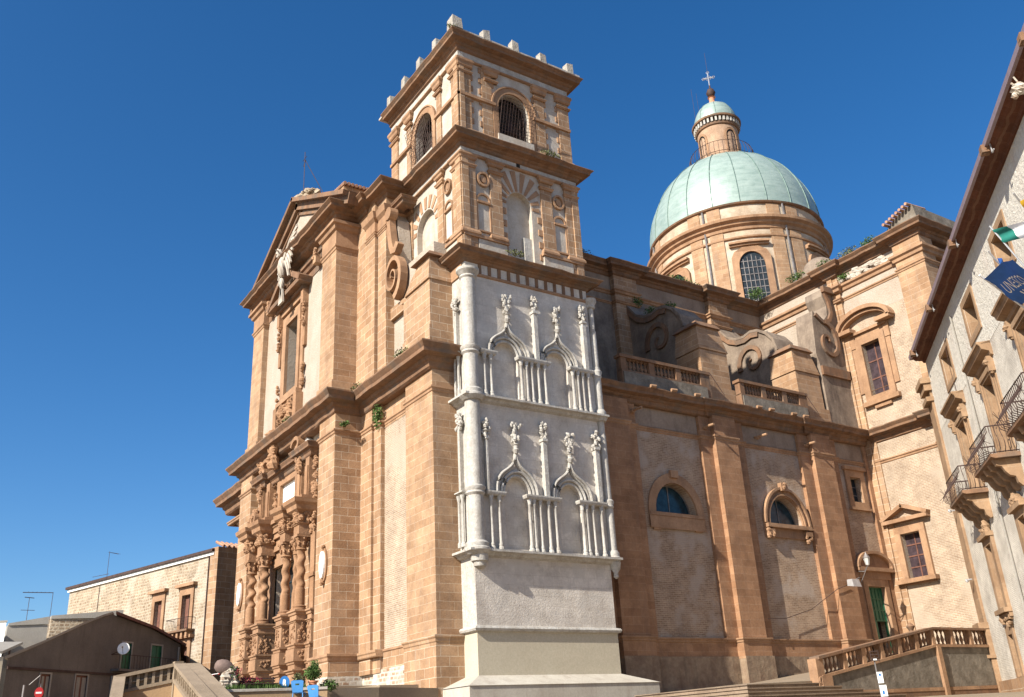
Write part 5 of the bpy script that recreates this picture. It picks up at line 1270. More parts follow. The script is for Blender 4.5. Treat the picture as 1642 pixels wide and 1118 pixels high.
    # grotesque water spout and pipes
    def gg(m):
        u = 28.3
        m.tube([F(u, 16.6, .0), F(u, 16.75, .4), F(u, 16.85, .8), F(u, 16.8, 1.1)], .26, 8, .16); m.blob(F(u, 16.85, 1.2), .22, (1, 1, .9), 8, 6)
        m.blob(F(u, 16.5, .3), .3); m.tube([F(u-.1, 17.0, 1.2), F(u-.15, 17.2, 1.3)], .03, 4); m.tube([F(u+.1, 17.0, 1.2), F(u+.15, 17.2, 1.3)], .03, 4); m.blob(F(u, 16.65, 1.35), .12)
    one(gg, 'grotesque_spout', 'rubble', R_)
    one(lambda m: (m.tube([F(9.3, 1.2, .08), F(9.3, 17.5, .08)], .05, 6), m.tube([F(22.4, 1.2, .08), F(22.4, 9, .08)], .04, 6)), 'downpipe', 'greyrender', R_)
    one(lambda m: m.tube([F(6.9, 17.4, .06), F(6.7, 15.5, .06), F(6.8, 14.5, .06)], .015, 4), 'wall_cable', 'iron', R_)
    one(lambda m: (m.tube([F(.8, 9.9, .2), F(.8, 9.9, .42)], .04, 6), m.blob(F(.8, 9.9, .45), .1)), 'wall_sensor', 'steel', R_)
    one(lambda m: (m.tube([F(1.0, 6.3, .2), F(1.0, 6.3, .45)], .04, 6), m.blob(F(1.0, 6.25, .45), .1)), 'wall_sensor', 'steel', R_)
    return F
M['eave_wood'] = masonry('dark clay eave courses', (.21, .085, .05), (.16, .065, .04), (.26, .14, .09), .6, .3, .01, st=.5, stain=(.1, .06, .04), bs=.2)
M['gutterpaint'] = plain('faded gutter edge', (.26, .2, .22), .5, .2, .1)
PF = palace()

# ------------------------------------------------------------------ flags on the palace balcony
def sheetfn(A, B_, fly, amp, ph):
    A, B_, fly = Vector(A), Vector(B_), Vector(fly); nrm = (B_-A).cross(fly).normalized()
    def S(t, q, off=0):      # t along the fly, q down the hoist
        return A+(B_-A)*q+fly*t+Vector((0, 0, -.12*t*t))+nrm*(amp*t*sin(t*7+q*2.2+ph)+amp*.35*sin(q*8+t*3+ph*2)+off)
    return S
def flag(name, tip, base, h0, h1, fly, label, cols, amp, ph, extra=None, pole='steel'):
    T, B_ = Vector(tip), Vector(base)
    r = empty(name, base, label, 'flag', 'flags on the palace balcony')
    one(lambda m: m.tube([B_, T], .028, 6), 'flagpole', pole, r)
    S = sheetfn(T+(B_-T)*h0, T+(B_-T)*h1, fly, amp, ph); n = len(cols); K = 10
    for i, c in enumerate(cols):
        m = MB(); vs = []; nn = 18//n
        for a in range(nn+1):
            for b in range(K+1): vs.append(tuple(S((i+a/nn)/n, b/K)))
        m.v = vs; m.loose = [(a*(K+1)+b, a*(K+1)+b+1, (a+1)*(K+1)+b+1, (a+1)*(K+1)+b) for a in range(nn) for b in range(K)]
        m.build('cloth', c, r, smooth=True)
    if extra: extra(r, S)
    return r
def star_ring(r, S):
    m = MB()
    for k in range(12):
        a = k*pi/6; ct, cq = .5+.24*cos(a), .5+.36*sin(a)
        for off in (.015, -.015):
            k0 = len(m.v)
            for j in range(10):
                q = .055 if j % 2 == 0 else .022; m.v.append(tuple(S(ct+q*.62*cos(j*pi/5), cq+q*sin(j*pi/5), off)))
            m.loose.append(tuple(range(k0, k0+10)))
    m.build('flag_star', 'flagyellow', r)
def lettering(r, S):
    cu = bpy.data.curves.new('lettering', 'FONT'); cu.body = 'UNESCO'; cu.size = 1.0; cu.align_x = 'CENTER'; cu.resolution_u = 2
    t = bpy.data.objects.new('lettering_source', cu); COL.objects.link(t)
    bpy.context.view_layer.update()
    me = bpy.data.meshes.new_from_object(t.evaluated_get(bpy.context.evaluated_depsgraph_get()))
    bpy.data.objects.remove(t)
    m = MB()
    for off in (.015, -.015):
        k0 = len(m.v); m.v += [tuple(S(.46+v.co.x*.17, .62-v.co.y*.42, off)) for v in me.vertices]
        m.loose += [tuple(k0+i for i in p.vertices) for p in me.polygons]
    for i in range(5):   # small temple emblem under the letters
        for off in (.015, -.015):
            k0 = len(m.v); a = .3+.075*i; m.v += [tuple(S(a+x, q, off)) for x, q in ((0, .72), (.03, .72), (.03, .9), (0, .9))]; m.loose.append((k0, k0+1, k0+2, k0+3))
    m.build('flag_lettering', 'flagwhite', r)
flag('national_flag', (26.45, 12.55, 13.75), (27.16, 11.62, 10.8), .05, .22, (-.55, -1.6, -.5), 'green and white flag streaming out flat above the blue ones on the palace balcony', ['flaggreen', 'flagwhite', 'flagred'], .10, .4)
flag('blue_flag', (25.85, 12.95, 12.1), (28.2, 12.56, 10.8), .07, .62, (-1.0, -1.45, -.1), 'blue flag with white lettering and a white pole tip on the palace balcony', ['flagblue'], .12, 1.2, lettering, 'flagwhite')
flag('star_flag', (26.35, 12.75, 12.95), (28.0, 12.4, 10.8), .12, .75, (-.25, -.5, -.3), 'dark blue flag with a ring of yellow stars in front of the lettered flag', ['flagblue'], .22, 2.6, star_ring)
flag('region_flag', (23.7, 10.4, 12.9), (25.4, 10.2, 10.8), .1, .4, (-.5, -1.2, -.2), 'yellow and red flag at the right edge of the photo by the palace balcony', ['flagyellow', 'flagred'], .10, .2)

# ================================================================== STEPS AND TERRACE WALL ON THE RIGHT
def steps():
    st = empty('stone_steps', (31, 30, .3), 'broad flight of worn stone steps turning a corner below the church ramp', 'steps')
    for k in range(9):
        z1 = 1.5-.15*k; cx, cy = 29.0-.336*k, 27.6-.32*k; rx = 33.3+.95*k
        def s(m):
            P_ = [(cx, cy), (rx, cy), (rx, 27.5), (33.3, 27.5), (33.3, 36.5), (cx, 34.5+.1*k)]
            if k == 0: P_ = [(cx, cy), (33.3, cy), (33.3, 36.5), (cx, 34.5)]
            m.prism(lambda u, v, o: (u, v, o), P_, z1-.16, z1)
            m.sweep([(cx, 34.4), (cx, cy), (rx if k else 33.3, cy)], [(.0, z1-.05), (.05, z1-.045), (.05, z1-.004), (.0, z1-.004)], inner=-.1)
        one(s, 'step', 'stairstone', st)
steps()
def terrace_wall():
    y = 27.58; A, Bc, Cc = 33.45, 41.8, 46.45
    S = FS(y)
    zb = lambda x: 2.55+(3.04-1.73-.08)*0 if False else (1.72+(x-A)*(3.02-1.72)/(Bc-A) if x < Bc else 3.02)
    zt = lambda x: (2.44+(x-A)*(3.76-2.44)/(Bc-A) if x < Bc else 3.76)
    r = empty('terrace_balustrade_wall', ((A+Cc)/2, y, .6), 'grey rendered terrace wall with reddish stone balustrade climbing beside the steps to the palace corner', 'wall')
    wl = one(lambda m: m.prism(S, [(A, .2), (Cc, .2), (Cc, zb(Cc)), (Bc, zb(Bc)), (A, zb(A))], -.35, 0), 'retaining_wall', 'greywall', r)
    one(lambda m: m.prism(S, [(A, 1.0), (Cc, 1.05), (Cc, 1.2), (A, 1.15)], 0, .06), 'wall_string', 'trim', wl)
    one(lambda m: m.prism(S, [(A+.2, 0.2), (Cc, .2), (Cc, 1.05), (A+.2, 1.0)], 0, .04), 'wall_base', 'trim_dark', wl)
    one(lambda m: m.prism(S, [(A, zb(A)-.06), (Bc, zb(Bc)-.06), (Cc, zb(Cc)-.06), (Cc, zb(Cc)+.06), (Bc, zb(Bc)+.06), (A, zb(A)+.06)], -.4, .1), 'balustrade_base', 'trim', r)
    one(lambda m: m.prism(S, [(A-.1, zt(A)-.02), (Bc, zt(Bc)-.0), (Cc, zt(Cc)-.0), (Cc, zt(Cc)+.1), (Bc, zt(Bc)+.1), (A-.1, zt(A)+.1)], -.4, .12), 'handrail', 'trim_dark', r)
    one(lambda m: (m.fb(S, Bc-.02, Bc+.28, .2, 3.0, -.3, .14), m.fb(S, Cc-.25, Cc-.02, .2, 3.0, -.3, .12)), 'wall_pilaster', 'trim', r)
    def nw(m):
        m.fb(S, A-.25, A+.2, 1.2, 2.45, -.4, .05); m.fb(S, A-.1, A+.55, 1.1, 1.75, -.35, .12)
        m.band(S, [(A-.1+.16*cos(t)*(.2+t/7), 1.62+.2*sin(t)*(.2+t/7)) for t in [k*.5 for k in range(12)]], .07, .05, .1)
    one(nw, 'newel', 'trim', r)
    # piers and balusters
    xs = [A+.35+(Bc-A-.35)*k/6 for k in range(1, 7)]+[Bc+(Cc-Bc)*k/3 for k in range(1, 4)]
    prev = A+.2
    for x in xs:
        w = .12
        one(lambda m: m.prism(S, [(x-w, zb(x-w)), (x+w, zb(x+w)), (x+w, zt(x+w)), (x-w, zt(x-w))], -.32, .03), 'baluster_pier', 'trim', r)
        a, b = prev, x-w; n = max(2, int((b-a)/.27))
        for i in range(n):
            q = a+(b-a)*(i+.5)/n
            z0 = zb(q)+.05; h = zt(q)-z0-.01
            m = MB(); m.lathe((q, y+.15), [(.085, z0), (.085, z0+.05), (.04, z0+.08), (.085, z0+h*.35), (.08, z0+h*.45), (.035, z0+h*.7), (.05, z0+h*.85), (.085, z0+h*.92), (.085, z0+h)], 8); m.build('baluster', 'trim_dark', r, smooth='auto')
        prev = x+w
    # stone ball seen over the rail
    one(lambda m: (m.lathe((43.2, 29.6), [(.3, 2.7), (.3, 3.8), (.18, 3.85), (.1, 3.95), (.22, 4.15), (.03, 4.35)], 10)), 'gate_post_finial', 'trim_dark', r, smooth='auto')
terrace_wall()
def church_lamp():
    r = empty('wall_lamp', (55.2, 40.6, 8.5), 'old glass lantern on an iron bracket with a floodlight beside the green church door', 'lamp')
    one(lambda m: (m.tube([(54.9, 41, 9.3), (54.6, 40.0, 9.1), (54.4, 39.5, 9.4)], .04, 5), m.tube([(54.9, 41, 8.2), (54.5, 40.2, 8.6), (54.4, 39.6, 9.3)], .03, 5)), 'bracket', 'ironlight', r)
    def ln(m):
        m.lathe((54.4, 39.5), [(.06, 9.4), (.12, 9.45), (.2, 9.85), (.22, 9.9)], 6)
    one(ln, 'lantern_glass', 'lampglass', r)
    one(lambda m: m.lathe((54.4, 39.5), [(.25, 9.9), (.15, 10.05), (.08, 10.15), (.02, 10.3)], 6), 'lantern_cap', 'ironlight', r)
    q = empty('floodlight', (53.1, 40.0, 8.3), 'grey box floodlight on an arm on the pilaster left of the church door', 'lamp')
    one(lambda m: m.tube([(54.5, 40.4, 8.75), (53.3, 40.0, 8.45)], .05, 5), 'arm', 'ironlight', q)
    one(lambda m: m.hexa([(52.7, 39.6, 8.0), (53.5, 39.6, 8.0), (53.5, 40.1, 8.1), (52.7, 40.1, 8.1), (52.75, 39.7, 8.5), (53.45, 39.7, 8.5), (53.45, 40.1, 8.5), (52.75, 40.1, 8.5)]), 'lamp_housing', 'steel', q)
    m = MB(); m.tube([(44.9, 40.3, 5.9), (47, 40.7, 6.0), (49.5, 40.7, 6.6), (51.9, 40.3, 7.9), (53.0, 40.3, 8.2)], .022, 4)
    c = m.build('hanging_cable', 'iron'); setp(c, label='thin dark cable sagging across the brick side wall of the church to the floodlight', category='cable')
church_lamp()
def sign_post():
    r = empty('information_sign', (32.15, 23.79, -.2), 'narrow metal pole with two white and blue sign panels before the steps', 'sign')
    one(lambda m: m.tube([(32.15, 23.85, -.4), (32.05, 23.8, 2.1)], .028, 6), 'pole', 'ironlight', r)
    # frame with four thin bars, then plates
    d = Vector((.79, -.61, 0)); n = Vector((-.61, -.79, 0)); c = Vector((32.07, 23.77, 0))
    G = lambda u, z, o: tuple(c+d*u+n*o+Vector((0, 0, z)))
    def fr(m):
        for z in (2.12, 2.24, 2.36, 2.02): m.fb(G, -.16, .14, z, z+.03, .02, .05)
        m.fb(G, -.17, -.15, 2.0, 2.4, .02, .05); m.fb(G, .13, .15, 2.0, 2.4, .02, .05)
    one(fr, 'sign_frame', 'iron', r)
    one(lambda m: (m.fb(G, -.09, .04, 2.05, 2.1, .055, .07)), 'sign_label', 'whitepaint', r)
    p = one(lambda m: m.fb(G, -.06, .14, 1.22, 1.62, .05, .08), 'sign_panel', 'whitepaint', r)
    one(lambda m: (m.prism(G, [(.04+.05*cos(t*pi/6), 1.52+.05*sin(t*pi/6)) for t in range(12)], .08, .085), m.fb(G, .0, .09, 1.28, 1.31, .08, .085)), 'sign_marking', 'bluesign', p)
    p = one(lambda m: m.fb(G, -.05, .2, .75, 1.15, .05, .08), 'sign_panel', 'whitepaint', r)
    one(lambda m: (m.fb(G, .02, .1, .82, .96, .08, .085)), 'sign_marking', 'bluesign', p)
sign_post()

# ================================================================== LEFT SIDE: CONVENT, HOUSES, STAIR
def convent():
    P = (22.01, 74.83); a = radians(107.8); ux, uy = cos(a), sin(a); nx, ny = -uy, ux
    F = lambda u, z, o: (P[0]+ux*u+nx*o, P[1]+uy*u+ny*o, z)
    r = empty('convent_building', (P[0]+ux*12, P[1]+uy*12, 2), 'long tan rubble building with white eaves line and two tall windows left of the cathedral', 'building')
    h = [rect(8.25, 9.35, 9.75, 12.1), rect(4.1, 5.3, 9.3, 12.1), rect(4.0, 5.1, 4.5, 8.0)]
    one(lambda m: m.prism(F, rect(1.75, 24.5, 0, 15.0), -.6, 0, h), 'wall', 'convent', r)
    one(lambda m: m.fb(F, .85, 24.4, 0, 15.0, -10, -.62), 'building_body', 'convent', r)
    one(lambda m: m.fb(F, .7, 1.75, 0, 15.4, -14, .1), 'corner_pilaster', 'ashlar', r)
    one(lambda m: m.fb(F, 1.2, 24.6, 14.82, 15.06, 0, .18), 'white_eaves_band', 'whitepaint', r)
    one(lambda m: m.fb(F, 1.2, 24.75, 15.07, 15.3, -.5, .35), 'gutter', 'iron', r)
    one(lambda m: m.prism(lambda o, z, u: F(u, z, o), [(.35, 15.3), (-10, 17.2), (-10, 15.2)], 1.2, 24.7), 'roof', 'tile', r)
    one(lambda m: [m.tube([F(.5, 15.45, -.3-.45*k), F(1.6, 15.95, -.3-.45*k)], .12, 6) for k in range(9)], 'roof_tile_edge', 'tile', r)
    for (u0, z0), (u1, _), (_, z1), _ in h:
        g = one(lambda m: m.fb(F, u0, u1, z0, z1, -.3, -.25), 'window', 'brownshutter', r)
        def fr(m):
            m.prism(F, rect(u0-.4, u1+.4, z0-.05, z1+.65), .002, .12, [rect(u0, u1, z0, z1)])
            m.fb(F, u0-.7, u1+.75, z1+.65, z1+.9, 0, .4)
            if z0 > 9.5: m.fb(F, u0-.6, u1+.6, z0-.3, z0-.06, 0, .35)
        one(fr, 'window_frame', 'trim', g)
        one(lambda m: (m.fb(F, (u0+u1)/2-.04, (u0+u1)/2+.04, z0, z1, -.25, -.2)), 'shutter_bar', 'iron', g)
    b = one(lambda m: m.fb(F, 3.3, 6.5, 9.15, 9.3, 0, .75), 'balcony', 'trim_dark', r)
    one(lambda m: [m.fb(F, 3.5+.62*k, 3.75+.62*k, 8.7, 9.15, 0, .6-.0*k) for k in range(5)], 'balcony_bracket', 'trim', b)
    one(lambda m: ([m.tube([F(3.35+.2*k, 9.3, .7), F(3.35+.2*k, 10.2, .7)], .015, 4) for k in range(16)], m.tube([F(3.35, 10.2, 0), F(3.35, 10.2, .7), F(6.4, 10.2, .7), F(6.4, 10.2, 0)], .025, 4)), 'balcony_railing', 'iron', b)
    one(lambda m: (m.tube([F(1.85, 4, .1), F(1.85, 15, .1)], .07, 5), m.tube([F(18.95, 8, .05), F(18.95, 14.8, .05)], .025, 4)), 'downpipe', 'iron', r)
    # antenna on the roof
    m = MB(); m.tube([F(18.9, 15.2, -.5), F(18.9, 17.9, -.5)], .02, 4); m.tube([F(18.9, 17.8, -.5), F(17.3, 17.4, -.5)], .02, 4); m.tube([F(21.5, 15.9, -.5), F(18.6, 15.8, -.5)], .02, 4)
    for k in range(5): q = 18.6-k*.28; z = 17.74-k*.07; m.tube([F(q, z, -.8), F(q, z, -.2)], .012, 4)
    o = m.build('roof_antenna', 'iron'); setp(o, label='thin metal antenna on the roof of the long tan building', category='antenna', group='roof antennas')
convent()
def house():
    P = (6.36, 61.67); a = radians(39.3); ux, uy = cos(a), sin(a); nx, ny = uy, -ux
    F = lambda u, z, o: (P[0]+ux*u+(nx*o if o > 0 else -.26*o), P[1]+uy*u+(ny*o if o > 0 else -.97*o), z)
    r = empty('gable_house', (P[0]+ux*8, P[1]+uy*8, 1), 'low brown rendered house with shaded gable wall, two green shuttered balcony doors and tiled roof', 'house')
    prof = [(0, 0), (15.5, 0), (15.5, 7.4), (12.2, 8.2), (8.05, 8.8), (7.2, 8.55), (5.5, 7.9), (2.5, 6.6), (0, 5.6)]
    wins = [rect(9.35, 10.25, 5.45, 7.12), rect(12.3, 13.4, 5.55, 7.16), rect(2.6, 3.35, 2.5, 4.88), rect(5.45, 6.45, 2.5, 4.93)]
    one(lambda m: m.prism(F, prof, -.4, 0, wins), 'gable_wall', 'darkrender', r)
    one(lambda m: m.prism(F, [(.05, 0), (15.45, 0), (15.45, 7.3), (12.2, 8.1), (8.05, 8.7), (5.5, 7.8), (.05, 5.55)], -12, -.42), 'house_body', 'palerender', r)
    one(lambda m: m.prism(F, [(-.01, 0), (.05, 0), (.05, 5.5), (-.01, 5.5)], -12, -.01), 'lit_end_wall', 'palerender', r)  # sunlit side of the house, its light put in as paler render
    def rf(m):
        m.prism(F, [(15.7, 7.3), (12.2, 8.18), (8.05, 8.8), (8.05, 8.98), (12.2, 8.36), (15.75, 7.46)], -12.2, .3)
    one(rf, 'roof', 'oldtile', r)
    def rf2(m):
        m.prism(F, [(-.3, 5.55), (0, 5.62), (2.5, 6.62), (5.5, 7.92), (7.2, 8.57), (8.04, 8.82), (8.04, 8.95), (7.2, 8.7), (5.5, 8.05), (2.5, 6.76), (-.3, 5.68)], -12.2, .06)
    one(rf2, 'low_roof', 'greyrender', r)
    one(lambda m: (m.fb(F, .02, 9.0, 5.02, 5.16, 0, .07), m.fb(F, 9.0, 15.4, 5.1, 5.2, 0, .04)), 'string_course', 'iron', r)
    mats = ['greendoor', 'greendoor', 'brownshutter', 'brownshutter']
    for i, L in enumerate(wins):
        u0, z0 = L[0]; u1, z1 = L[2]
        g = one(lambda m: m.fb(F, u0, u1, z0, z1, -.2, -.14), 'shutter_door' if i < 2 else 'window', mats[i], r)
        one(lambda m: m.prism(F, rect(u0-.09, u1+.12, z0, z1+.1), .002, .04, [rect(u0, u1, z0, z1)]), 'window_frame', 'greyrender', g)
        if i > 1: one(lambda m: (m.fb(F, u0+.1, (u0+u1)/2-.1, z0+.1, z1-.12, -.14, -.11), m.fb(F, (u0+u1)/2+.06, u1-.08, z0+.1, z1-.12, -.14, -.11)), 'lace_pane', 'greyrender', g)
        else: one(lambda m: (m.fb(F, (u0+u1)/2-.02, (u0+u1)/2+.02, z0, z1, -.14, -.12)), 'shutter_gap', 'dark', g)
    b = one(lambda m: m.fb(F, 8.5, 14.4, 5.28, 5.42, 0, .6), 'balcony', 'darkrender', r)
    one(lambda m: (m.tube([F(8.5, 6.3, 0), F(8.5, 6.3, .58), F(14.3, 6.3, .58), F(14.3, 6.3, 0)], .02, 4), [m.tube([F(8.5+.29*k, 5.42, .58), F(8.5+.29*k, 6.3, .58)], .012, 4) for k in range(21)]), 'balcony_railing', 'iron', b)
    one(lambda m: (m.tube([F(8.6, 0, .05), F(8.6, 5.0, .05)], .05, 5), m.tube([F(15.2, 0, .08), F(15.2, 7.2, .08)], .06, 5)), 'downpipe', 'greyrender', r)
    c = Vector(F(8.4, 6.6, .9)); d = Vector((-.35, -.93, .1)).normalized()
    e1 = d.cross(Vector((0, 0, 1))).normalized(); e2 = d.cross(e1)
    m = MB(); rs = []
    for q, o in ((.02, -.12), (.2, -.09), (.34, 0), (.38, .06), (.35, .07), (.2, -.03), (.02, -.07)):
        rs.append([tuple(c+e1*q*cos(2*pi*k/20)+e2*q*sin(2*pi*k/20)+d*o) for k in range(20)])
    m.rings(rs, 20)
    di = empty('satellite_dish', c, 'round white satellite dish on the shaded gable wall beside a green door', 'dish')
    m.build('dish', 'whitepaint', di, smooth=True)
    one(lambda m: (m.tube([tuple(c-d*.1), F(8.4, 6.3, 0)], .03, 5), m.tube([tuple(c-e2*.35*-1), tuple(c+d*.5)], .015, 4), m.blob(tuple(c+d*.5), .05)), 'dish_arm', 'iron', di)
house()
def back_houses():
    # rows of walls and roofs behind the gable house
    def blk(name, pts, z0, z1, mat, label, cat, extra=None, grp=None):
        r = empty(name, (pts[0][0], pts[0][1], z0), label, cat, grp)
        one(lambda m: m.prism(lambda u, v, o: (u, v, o), pts, z0, z1), 'wall', mat, r)
        if extra: extra(r)
    def ex1(r):
        one(lambda m: m.box(12.35, 12.65, 83.4, 83.6, 8.0, 8.9), 'small_window', 'dark', r)
        one(lambda m: m.hexa([(11.3, 83.9, 10.6), (16.5, 83.0, 10.7), (16.9, 90, 10.6), (11.5, 91, 10.6), (11.3, 83.9, 10.85), (16.5, 83.0, 11.3), (16.9, 90, 11.3), (11.5, 91, 10.9)]), 'coping', 'greyrender', r)
    blk('stone_house', [(11.3, 84.0), (16.4, 83.2), (17, 91), (11.4, 92)], 0, 10.65, 'convent', 'small tan stone house with a tiny window behind the gable house', 'house', ex1)
    def ex2(r):
        one(lambda m: m.hexa([(7.9, 79.4, 9.5), (10.5, 79.0, 9.6), (10.5, 79.4, 9.6), (7.9, 79.8, 9.5), (7.9, 79.4, 9.66), (10.5, 79.0, 10.15), (10.5, 79.4, 10.15), (7.9, 79.8, 9.66)]), 'parapet_top', 'greyrender', r)
        one(lambda m: m.box(8.15, 8.25, 79.0, 79.3, 6.5, 8.2), 'downpipe', 'iron', r)
    blk('grey_house', [(7.85, 79.5), (10.5, 79.1), (10.9, 86), (8, 86)], 0, 9.55, 'greyrender', 'cement grey house with a sloping parapet behind the gable house', 'house', ex2)
    def ex3(r):
        one(lambda m: m.prism(lambda u, v, o: (u, v, o), [(-2, 80.4), (7.3, 74.4), (7.3, 75), (-2, 81)], 9.15, 9.25), 'roof_edge', 'greyrender', r)
    blk('white_house', [(-2, 80.5), (7.25, 74.5), (7.5, 84), (-2, 86)], 0, 9.15, 'whitepaint', 'bright white house cut by the left edge of the photo', 'house', ex3)
    def ex4(r):
        one(lambda m: m.hexa([(-3, 62, 5.75), (6.1, 62.3, 5.9), (7.5, 66, 6.8), (-3, 66, 6.8), (-3, 62, 5.9), (6.1, 62.3, 6.05), (7.5, 66, 6.95), (-3, 66, 6.95)]), 'roof', 'greyrender', r)
    blk('pale_low_house', [(-3, 62.4), (6.2, 62.4), (6.3, 66), (-3, 66)], 0, 5.75, 'palerender', 'low pale house with a flat tiled eave at the bottom left corner', 'house', ex4)
    for (x, y, z, h, lb) in ((9.6, 84.5, 9.4, 2.9, 'short antenna above the grey house'), (11.25, 84.4, 9.6, 3.1, 'taller antenna with a long boom between the grey and stone houses')):
        m = MB(); m.tube([(x, y, z), (x, y, z+h)], .02, 4)
        if 'taller' in lb: m.tube([(x, y, z+h), (x-2.2, y, z+h-.05)], .03, 4); [m.tube([(x-.3*k, y-.25, z+h), (x-.3*k, y+.25, z+h)], .012, 4) for k in range(7)]
        else: m.tube([(x-.35, y, z+h), (x+.35, y, z+h-.05)], .03, 4); m.tube([(x-.5, y, z+h-1), (x+.5, y, z+h-1)], .02, 4)
        o = m.build('roof_antenna', 'iron'); setp(o, label=lb, category='antenna', group='roof antennas')
back_houses()
def left_stair():
    r = empty('balustraded_stair', (8.5, 36, .5), 'sandy stone stair ramp with panelled balustrade turning at a corner, lower left', 'stair')
    A, Bc, C_ = (7.57, 38.26), (9.62, 37.8), (8.32, 28.8)
    def run(a, b, za, zb, n, hb, ha=None):
        ha = hb if ha is None else ha
        L = sqrt((b[0]-a[0])**2+(b[1]-a[1])**2); dx, dy = (b[0]-a[0])/L, (b[1]-a[1])/L
        G = lambda u, z, o: (a[0]+dx*u+dy*o, a[1]+dy*u-dx*o, z)
        zz = lambda u: za+(zb-za)*u/L
        one(lambda m: m.prism(G, [(0, -.5), (L, -.5), (L, zz(L)-hb), (0, zz(0)-ha)], -.25, .05), 'ramp_wall', 'stairwall', r)
        one(lambda m: m.prism(G, [(0, zz(0)-ha), (L, zz(L)-hb), (L, zz(L)-hb+.12), (0, zz(0)-ha+.12)], -.28, .1), 'balustrade_base', 'stairtan', r)
        one(lambda m: m.prism(G, [(0, zz(0)-.12), (L, zz(L)-.12), (L, zz(L)), (0, zz(0))], -.3, .12), 'handrail', 'stairtan', r)
        for i in range(n+1):
            u = L*i/n; w = .05 if n > 4 else .05
            one(lambda m: m.prism(G, [(max(0, u-w), zz(u)-hb+.1), (min(L, u+w), zz(u)-hb+.1), (min(L, u+w), zz(u)-.1), (max(0, u-w), zz(u)-.1)], -.2, .03), 'baluster', 'stairtan', r)
        one(lambda m: m.prism(G, [(0, zz(0)-hb*.55), (L, zz(L)-hb*.55), (L, zz(L)-hb*.48), (0, zz(0)-hb*.48)], -.08, -.02), 'cross_bar', 'stairtan', r)
        one(lambda m: m.prism(G, [(.02, zz(0)-hb+.1), (L-.02, zz(L)-hb+.1), (L-.02, zz(L)-.1), (.02, zz(0)-.1)], -.2, -.12), 'panel_back', 'stairtan', r)
    run(A, Bc, 2.86, 3.26, 8, .68); run((7.62, 38.26), (6.55, 33.4), 2.86, 1.2, 8, .68); run(Bc, C_, 3.26, 1.45, 14, .68)
    one(lambda m: m.box(9.5, 9.82, 37.62, 37.95, -.5, 3.3), 'newel', 'stairtan', r)
    one(lambda m: m.prism(lambda u, v, o: (u, v, o), [(9.8, 37.7), (10.6, 37.4), (9.6, 28.7), (8.5, 28.7)], -1, .5), 'stair_core', 'stairstone', r)
    def slope(m):
        m.hexa([(9.75, 37.6, 2.4), (10.9, 37.2, 2.4), (10.2, 28.7, .4), (8.5, 28.8, .4), (9.75, 37.6, 3.22), (10.35, 37.35, 3.22), (9.2, 28.7, 1.35), (8.5, 28.8, 1.35)])
    one(slope, 'stair_flank', 'stairtan', r)
M['stairtan'] = plaster('grey tan stair stone', (.46, .355, .25), (.36, .275, .19), dark=(.18, .14, .10), dk=.8, bs=.5)
M['stairwall'] = plaster('warm stair wall render', (.62, .42, .24), (.55, .36, .2), dark=(.36, .25, .16), dk=.4)
left_stair()

# ------------------------------------------------------------------ forecourt objects
def planter():
    r = empty('amphora_planter', (11.66, 38.3, 2.3), 'weathered clay jar lying on a rough stone heap above red blossoms', 'planter')
    d = Vector((.8, -.45, -.35)).normalized(); c = Vector((11.6, 38.3, 3.12)); e1 = d.cross(Vector((0, 0, 1))).normalized(); e2 = d.cross(e1)
    m = MB(); m.rings([[tuple(c+d*o+(e1*cos(2*pi*k/16)+e2*sin(2*pi*k/16))*q) for k in range(16)] for o, q in ((-.42, .04), (-.38, .16), (-.25, .25), (-.05, .29), (.15, .26), (.28, .17), (.36, .15), (.42, .2), (.45, .2), (.44, .12), (.3, .1))], 16)
    m.build('jar', 'amphora', r, smooth='auto')
    def hp(m):
        for k in range(22): z = 2.1+k*.035; m.blob((11.75+random.uniform(-.25, .25)*(1.3-k*.03), 38.2+random.uniform(-.3, .1), z), random.uniform(.14, .28), (1, 1, 1), 6, 4, .3)
    one(hp, 'rock_heap', 'rubble', r)
    b = empty('bougainvillea_shrub', (12.4, 38.2, 2.2), 'low green shrub with deep red blossoms trailing right of the clay jar', 'shrub')
    def lf(m):
        m.leaves((11.85, 38.1, 2.75), (.3, .35, .45), 500, .055, .2); m.leaves((12.5, 38.3, 2.45), (.9, .5, .28), 900, .055, .2); m.leaves((13.4, 38.4, 2.35), (.9, .4, .16), 400, .05, .2)
    one(lf, 'foliage', 'leaf', b)
    def fl(m):
        m.leaves((12.0, 38.0, 2.85), (.2, .3, .3), 150, .035, .3); m.leaves((12.5, 38.1, 2.62), (.6, .35, .16), 300, .035, .3)
    one(fl, 'blossoms', 'pink', b)
planter()
def grass():
    m = MB()
    for k in range(2600):
        t = random.random(); x = 11.5+t*3.2+random.uniform(-.1, .1); y = 38.0-t*.15+random.uniform(-.3, .3)
        h = random.uniform(.05, .2); a = random.uniform(0, pi); w = .02
        k0 = len(m.v); m.v += [(x-w*cos(a), y-w*sin(a), 2.25), (x+w*cos(a), y+w*sin(a), 2.25), (x+random.uniform(-.05, .05), y+random.uniform(-.05, .05), 2.3+h)]; m.loose.append((k0, k0+1, k0+2))
    m.build('bed_greenery', 'leaf', kind='stuff', label='low green planting along the edge of the forecourt bed')
grass()
